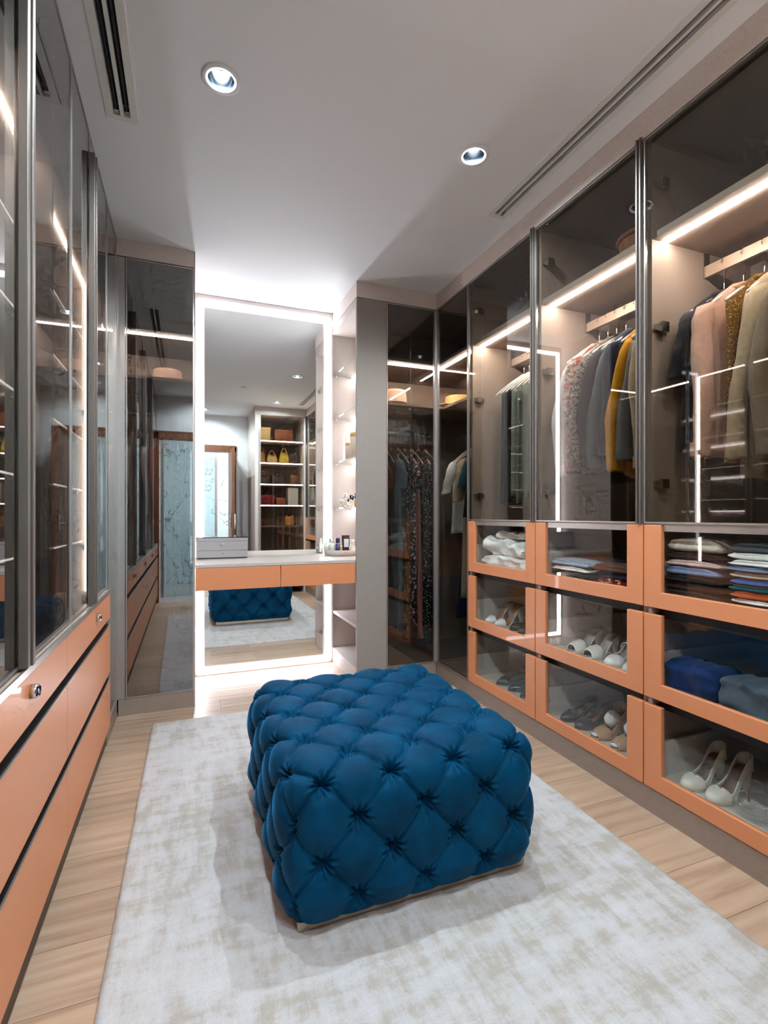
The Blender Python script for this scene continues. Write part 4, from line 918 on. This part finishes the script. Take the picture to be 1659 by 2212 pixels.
# nearest unit, top drawer
g_ = 'folded clothes in the nearest top drawer'
stack([('dark brown folded jumper at the very bottom', 'f_cocoa_cloth', 0.036), ('dark brown folded trousers with a gold tag', 'f_cocoa_cloth', 0.034), ('blackish folded tee', 'f_black', 0.026), ('heather blue folded knit', 'f_heather', 0.036), ('white and pink folded shirt', 'f_blush', 0.026), ('black-brown folded cardigan', 'f_cocoa_cloth', 0.030), ('crumpled ivory folded blouse on top of the left pile', 'f_ivory', 0.050)], 1.672, 1.99, 1.165, 1.385, ZD1, 'nearest top drawer', g_, 340)
stack([('dark folded top at the bottom of the right pile', 'f_charcoal', 0.020), ('white folded tee above the dark top', 'f_white', 0.018), ('orange-rust folded tee', 'f_rust', 0.026), ('teal folded tee', 'f_teal', 0.022), ('bright blue folded tee', 'f_cobalt', 0.024), ('ivory folded tee above the bright blue one', 'f_ivory', 0.024), ('muted blue folded shirt', 'f_heather', 0.020), ('white folded shirt above the muted blue one', 'f_white', 0.020), ('thick white folded shirt', 'f_white', 0.028), ('dark folded jumper topping the right pile', 'f_slate', 0.030)], 1.672, 1.99, 0.88, 1.150, ZD1, 'nearest top drawer', g_, 360)
# nearest unit, middle drawer
g_ = 'folded clothes in the nearest middle drawer'
folded('cobalt denim folded jeans at the left front of the drawer', 'f_denim', 1.675, 1.83, 1.19, 1.385, ZD2, 0.115, 381, 0.012, group=g_)
folded('dark slate folded tee beside the cobalt jeans', 'f_slate', 1.675, 1.86, 0.97, 1.175, ZD2, 0.11, 384, 0.014, group=g_)
folded('folded tan and green jumper behind the cobalt jeans', 'f_khaki', 1.86, 2.05, 1.17, 1.37, ZD2, 0.10, 386, 0.012, group=g_)
folded('navy folded jumper behind the slate tee', 'f_navy', 1.88, 2.08, 0.93, 1.14, ZD2, 0.12, 388, 0.012, group=g_)
folded('rose striped folded shirt lying over the navy jumper', 'f_rose', 1.90, 2.06, 0.95, 1.12, ZD2 + 0.118, 0.03, 389, 0.008, group=g_)
# left wardrobes: jumpers on glass shelves
cols = ['rose', 'beige', 'taupe', 'grey', 'ivory', 'slate', 'khaki', 'blush', 'brown', 'sage', 'navy', 'teal']
shelf_n = ['lowest', 'second', 'third', 'fourth']
for ui, (ya, yb) in enumerate(((0.93, 1.36), (1.44, 1.78))):
    for si, z in enumerate((1.0105, 1.2515, 1.4945)):
        for k in range(3):
            c_ = cols[(ui * 5 + si * 3 + k) % 12]
            folded('%s folded jumper, %s in its pile, %s glass shelf, %s' % (c_, ['bottom', 'middle', 'top'][k], shelf_n[si], ['left wall nearest bay', 'left wall second bay'][ui]), 'f_' + c_, -0.85, -0.50, ya, yb - 0.04, z + k * 0.053, 0.055, 400 + ui * 20 + si * 4 + k, 0.006, group='jumpers on the left glass shelves')
# khaki dress in the left wardrobe
plain('bag_cream', srgb(220, 205, 180), 0.5)
for i, (yy, lab, mt) in enumerate([(2.05, 'small cream handbag on the left far glass shelf', 'bag_cream'), (2.32, 'small tan handbag on the left far glass shelf', 'bag_tan')]):
    bag('handbag', lab, mt, -0.70, yy, 1.2515, 0.18, 0.12, 0.10, 0.2)

# ------------------------------------------------------------------ shoes
plain('shoe_white', srgb(246, 244, 240), 0.35, var=0.03, coat=0.15); plain('shoe_cream', srgb(236, 231, 218), 0.5, var=0.05, nscale=200, bmp=0.15); plain('shoe_tan', srgb(206, 160, 124), 0.4, var=0.05); plain('shoe_black', srgb(34, 34, 38), 0.25, var=0.08, coat=0.3)
plain('insole_tan', srgb(160, 102, 64), 0.5, var=0.05); plain('insole_grey', srgb(150, 148, 152), 0.5, var=0.05); plain('insole_brown', srgb(96, 56, 32), 0.5, var=0.08); plain('tissue', srgb(240, 240, 240), 0.8, var=0.04, bmp=0.4, nscale=50)
glass('clear_plastic', (0.95, 0.95, 0.95, 1), 0.08, 0.05)
def shoe(label, x, y, z, mat, insole, heel=0.07, point=0.0, style='pump', rot=0.0, L=0.225, group=None, name='shoe', extra=None):
    """toe toward -X; x is where the toe tip stands"""
    t = thing(name, label, 'shoe', (x, y, z), group, rot, local=True)
    def W(s):
        base = 0.026 + 0.013 * math.exp(-((s - 0.70) / 0.18) ** 2) - 0.003 * math.exp(-((s - 0.36) / 0.12) ** 2)
        if s < 0.08: base *= math.sqrt(max(0, 1 - (1 - s / 0.08) ** 2))
        if s > 0.74: q = (s - 0.74) / 0.26; base *= (1 - q) ** 0.8 * (1 - point) * 0.0 + (math.sqrt(max(0, 1 - q ** (2.4 - 0.6 * point))) * (1 - point) + (1 - q ** 1.15) * point)
        return base
    hz = lambda s: heel * (0.5 + 0.5 * math.cos(PI * max(0, min(1, (s - 0.10) / 0.56)))) + 0.004 + 0.004 * max(0, (s - 0.85) / 0.15)
    X = lambda s: L * (1 - s)
    top = lambda s: (0.050 - 0.026 * min(1, s / 0.35)) if s < 0.35 else 0.024 + 0.006 * max(0, (s - 0.45) / 0.2)
    st = {'pump': 0.66, 'mule': 0.72, 'slide': 0.60, 'peep': 0.64}[style]
    up = MB()
    S = [k / 40 for k in range(41)]
    if style in ('pump', 'peep'):
        for sd in (-1, 1):
            seg = [s for s in S if s <= st + 0.03]
            up.grid(lambda u, v, sd=sd, seg=seg: (lambda s: (X(s) + 0.006 * v * (1 if s < 0.05 else 0), sd * W(s) * (1.05 - 0.16 * v), hz(s) + (top(s) if style != 'peep' or s < 0.3 else 0.03) * v))(seg[int(round(u * (len(seg) - 1)))]), len(seg), 4)
    s_end = 0.93 if style in ('peep',) else (0.90 if style == 'slide' else 1.0)
    toe_h = 0.036 if style != 'slide' else 0.045
    def dome(u, v):
        s = st + (s_end - st) * u; a = PI * v; q = max(0, (s - st) / (1 - st))
        h_ = toe_h * (1 - q ** 2.2) ** 0.6 * (1 - 0.35 * point * q) + 0.004
        wv_ = W(s) * 1.05 + 0.001
        return (X(s), wv_ * math.copysign(abs(math.cos(a)) ** 0.8, math.cos(a)), hz(s) + h_ * abs(math.sin(a)) ** 0.75)
    up.grid(dome, 14, 13)
    up.build('upper', mat, t, True, solid=0.0022)
    MB().grid(lambda u, v: (X(S[int(round(u * 40))]), (v * 2 - 1) * W(S[int(round(u * 40))]) * 0.97, hz(S[int(round(u * 40))]) + 0.004), 41, 3).build('insole', insole, t, True, solid=0.001)
    MB().grid(lambda u, v: (X(S[int(round(u * 40))]), (v * 2 - 1) * W(S[int(round(u * 40))]) * 1.06, hz(S[int(round(u * 40))]) + 0.002), 41, 3).build('sole', mat, t, True, solid=0.005)
    if heel > 0.012:
        zt = hz(0.06)
        MB().add([(X(0.02), -0.018, zt), (X(0.02), 0.018, zt), (X(0.20), 0.018, hz(0.2)), (X(0.20), -0.018, hz(0.2)), (X(0.03) - 0.002, -0.006, 0.0), (X(0.03) - 0.002, 0.006, 0.0), (X(0.09), 0.006, 0.0), (X(0.09), -0.006, 0.0)],
                 [(0, 1, 2, 3), (7, 6, 5, 4), (0, 4, 5, 1), (1, 5, 6, 2), (2, 6, 7, 3), (3, 7, 4, 0)]).build('heel', mat, t, bevel=0.002)
    if extra == 'bow':
        xb = X(st + 0.04); zb = hz(st) + 0.036
        for sd in (-1, 1): MB().lathe([(0, -0.004), (0.010, -0.003), (0.011, 0.003), (0, 0.004)], 12, (xb, sd * 0.010, zb), 0.8, 1.1).build('bow_loop', mat, t, True)
        MB().lathe([(0, -0.005), (0.005, -0.003), (0.005, 0.004), (0, 0.006)], 10, (xb - 0.002, 0, zb + 0.001)).build('bow_knot', 'steel', t, True)
    if extra == 'strap':
        s_ = 0.42
        MB().grid(lambda u, v: (X(s_) + 0.010 * (v - 0.5), W(s_) * 1.03 * math.cos(PI * u), hz(s_) + 0.020 + 0.034 * math.sin(PI * u)), 14, 3).build('strap', mat, t, True, solid=0.002)
        MB().lathe([(0, -0.004), (0.005, -0.003), (0.005, 0.003), (0, 0.004)], 10, (X(st + 0.06), 0.0, hz(st) + 0.036)).build('buckle', 'bag_yellow', t, True)
    if extra == 'clear':
        MB().grid(lambda u, v: (X(0.45) + 0.02 * (v - 0.5), W(0.45) * 1.1 * math.cos(PI * u), hz(0.45) + 0.006 + 0.052 * math.sin(PI * u)), 14, 3).build('strap', 'clear_plastic', t, True, solid=0.0015)
    if extra == 'tissue':
        MB().grid(lambda u, v: (X(0.46) + 0.045 * math.cos(2 * PI * u) * math.sin(PI * (0.04 + 0.92 * v)), 0.026 * math.sin(2 * PI * u) * math.sin(PI * (0.04 + 0.92 * v)) + 0.004 * math.sin(9 * v + 5 * u * 2 * PI), hz(0.46) + 0.008 + 0.075 * v + 0.004 * math.sin(6 * PI * u)), 20, 10, cu=True).build('tissue', 'tissue', t, True)
        MB().lathe([(0, 0.0), (0.015, 0.004), (0.017, 0.012), (0, 0.018)], 12, (X(0.93), 0, hz(0.93) + 0.003), 0.7, 1.1).build('tissue', 'tissue', t, True)
    return t
gs = 'shoes in the terracotta drawers'
shoe('white pointed mule with tan insole, left of its pair, farthest middle drawer', 1.676, 2.605, ZD2, 'shoe_white', 'insole_tan', 0.105, 0.9, 'mule', 0.05, 0.205, gs, extra='clear')
shoe('white pointed mule with tan insole, right of its pair, farthest middle drawer', 1.676, 2.505, ZD2, 'shoe_white', 'insole_tan', 0.105, 0.9, 'mule', 0.0, 0.205, gs, extra='clear')
shoe('dark flat shoe beside the white pointed mules', 1.70, 2.385, ZD2, 'shoe_black', 'insole_grey', 0.01, 0.3, 'pump', 0.0, 0.215, gs, extra='bow')
shoe('dark flat shoe at the right edge of the farthest middle drawer', 1.685, 2.29, ZD2, 'shoe_black', 'insole_grey', 0.01, 0.3, 'pump', 0.0, 0.215, gs, extra='bow')
shoe('white slide sandal, left of its pair, middle drawer of the middle wardrobe', 1.680, 1.90, ZD2, 'shoe_white', 'insole_grey', 0.085, 0.0, 'slide', 0.02, 0.205, gs)
shoe('white slide sandal, right of its pair, middle drawer of the middle wardrobe', 1.680, 1.795, ZD2, 'shoe_white', 'insole_grey', 0.085, 0.0, 'slide', 0.02, 0.205, gs)
shoe('white strapped pump with gold buckle beside the slides', 1.685, 1.675, ZD2, 'shoe_white', 'insole_grey', 0.085, 0.0, 'pump', 0.0, 0.205, gs, extra='strap')
shoe('white strapped pump with gold buckle at the right drawer edge', 1.680, 1.57, ZD2, 'shoe_white', 'insole_grey', 0.085, 0.0, 'pump', 0.0, 0.205, gs, extra='strap')
for i, yy in enumerate((2.50, 2.385, 2.275)):
    shoe('glossy black pointed shoe, %s of three in the farthest bottom drawer' % ['left', 'middle', 'right'][i], 1.685, yy, ZD3, 'shoe_black', 'insole_grey', 0.02, 0.8, 'pump', 0.0, 0.22, gs)
for i, yy in enumerate((1.945, 1.85)):
    shoe('black ballet flat with a bow, %s one beside the tan peep-toes' % ['far', 'near'][i], 1.680, yy, ZD3, 'shoe_black', 'insole_tan', 0.045, 0.1, 'pump', 0.0, 0.215, gs, extra='bow')
for i, yy in enumerate((1.74, 1.63)):
    shoe('tan peep-toe shoe stuffed with white tissue, %s of the pair' % ['left', 'right'][i], 1.675, yy, ZD3, 'shoe_tan', 'insole_brown', 0.075, 0.0, 'peep', 0.0, 0.22, gs, extra='tissue')
for i, yy in enumerate((1.300, 1.205)):
    shoe('cream round-toed pump with a bow, %s of the pair, nearest bottom drawer' % ['left', 'right'][i], 1.672, yy, ZD3, 'shoe_cream', 'insole_brown', 0.085, 0.0, 'pump', 0.0, 0.21, gs, extra='bow')
shoe('white shoe cut off by the right edge of the picture', 1.675, 0.985, ZD3, 'shoe_white', 'insole_grey', 0.05, 0.0, 'pump', 0.0, 0.22, gs)
shoe('dark strapped sandal behind the clear round pouch', 1.86, 1.09, ZD3, 'shoe_black', 'insole_brown', 0.06, 0.1, 'mule', 0.0, 0.21, gs)
po = thing('clear_pouch', 'clear round plastic pouch beside the cream pumps', 'pouch', (1.755, 1.09, ZD3), local=True)
MB().lathe([(0, 0.001), (0.045, 0.001), (0.062, 0.015), (0.066, 0.035), (0.055, 0.060), (0.030, 0.074), (0, 0.078)], 32).build('bubble', 'clear_plastic', po, True)
MB().tube([(0.05 * math.cos(PI * k / 12), 0.02 * math.sin(PI * k / 12), 0.060 + 0.05 * math.sin(PI * k / 12)) for k in range(13)], 0.003, 6).build('loop', 'insole_brown', po, True)
# boxes at the back of the farthest bottom drawer
for nm, lab, x0, x1, y0, y1, h, mt in (('shoe_box', 'dusty pink shoe box at the back of the farthest bottom drawer', 1.95, 2.15, 2.17, 2.37, 0.19, 'f_rose'), ('shoe_box', 'dark grey shoe box with tan tape in the farthest bottom drawer', 1.95, 2.15, 2.40, 2.60, 0.16, 'f_grey')):
    t = thing(nm, lab, 'box', ((x0 + x1) / 2, (y0 + y1) / 2, ZD3), 'shoe boxes in the drawer')
    box('body', mt, t, x0, x1, y0, y1, ZD3, ZD3 + h * 0.75, 0.002); box('lid', mt, t, x0 - 0.003, x1 + 0.003, y0 - 0.003, y1 + 0.003, ZD3 + h * 0.75, ZD3 + h, 0.002)
# things on the top shelves
bk = thing('wicker_basket', 'brown wicker basket on the top shelf of the middle right wardrobe', 'basket', (1.90, 1.62, 2.2135))
pattern_mat('wicker', 'stripe', srgb(96, 60, 42), srgb(150, 96, 66), scale=26)
MB().grid(lambda u, v: (1.90 + (0.11 + 0.02 * v) * math.cos(2 * PI * u) * (1 + 0.02 * math.sin(24 * 2 * PI * u)), 1.64 + (0.10 + 0.015 * v) * math.sin(2 * PI * u), 2.2145 + 0.13 * v), 72, 8, cu=True).build('bowl', 'wicker', bk, True, solid=0.006)
MB().tube([(1.90 + 0.132 * math.cos(2 * PI * k / 40), 1.64 + 0.117 * math.sin(2 * PI * k / 40), 2.346) for k in range(40)], 0.008, 8, True).build('rim', 'wicker', bk, True)
folded('ochre blanket folded on the top shelf of the farthest right wardrobe', 'f_ochre', 1.80, 2.15, 2.20, 2.65, 2.2140, 0.10, 470, 0.014, 'blanket')
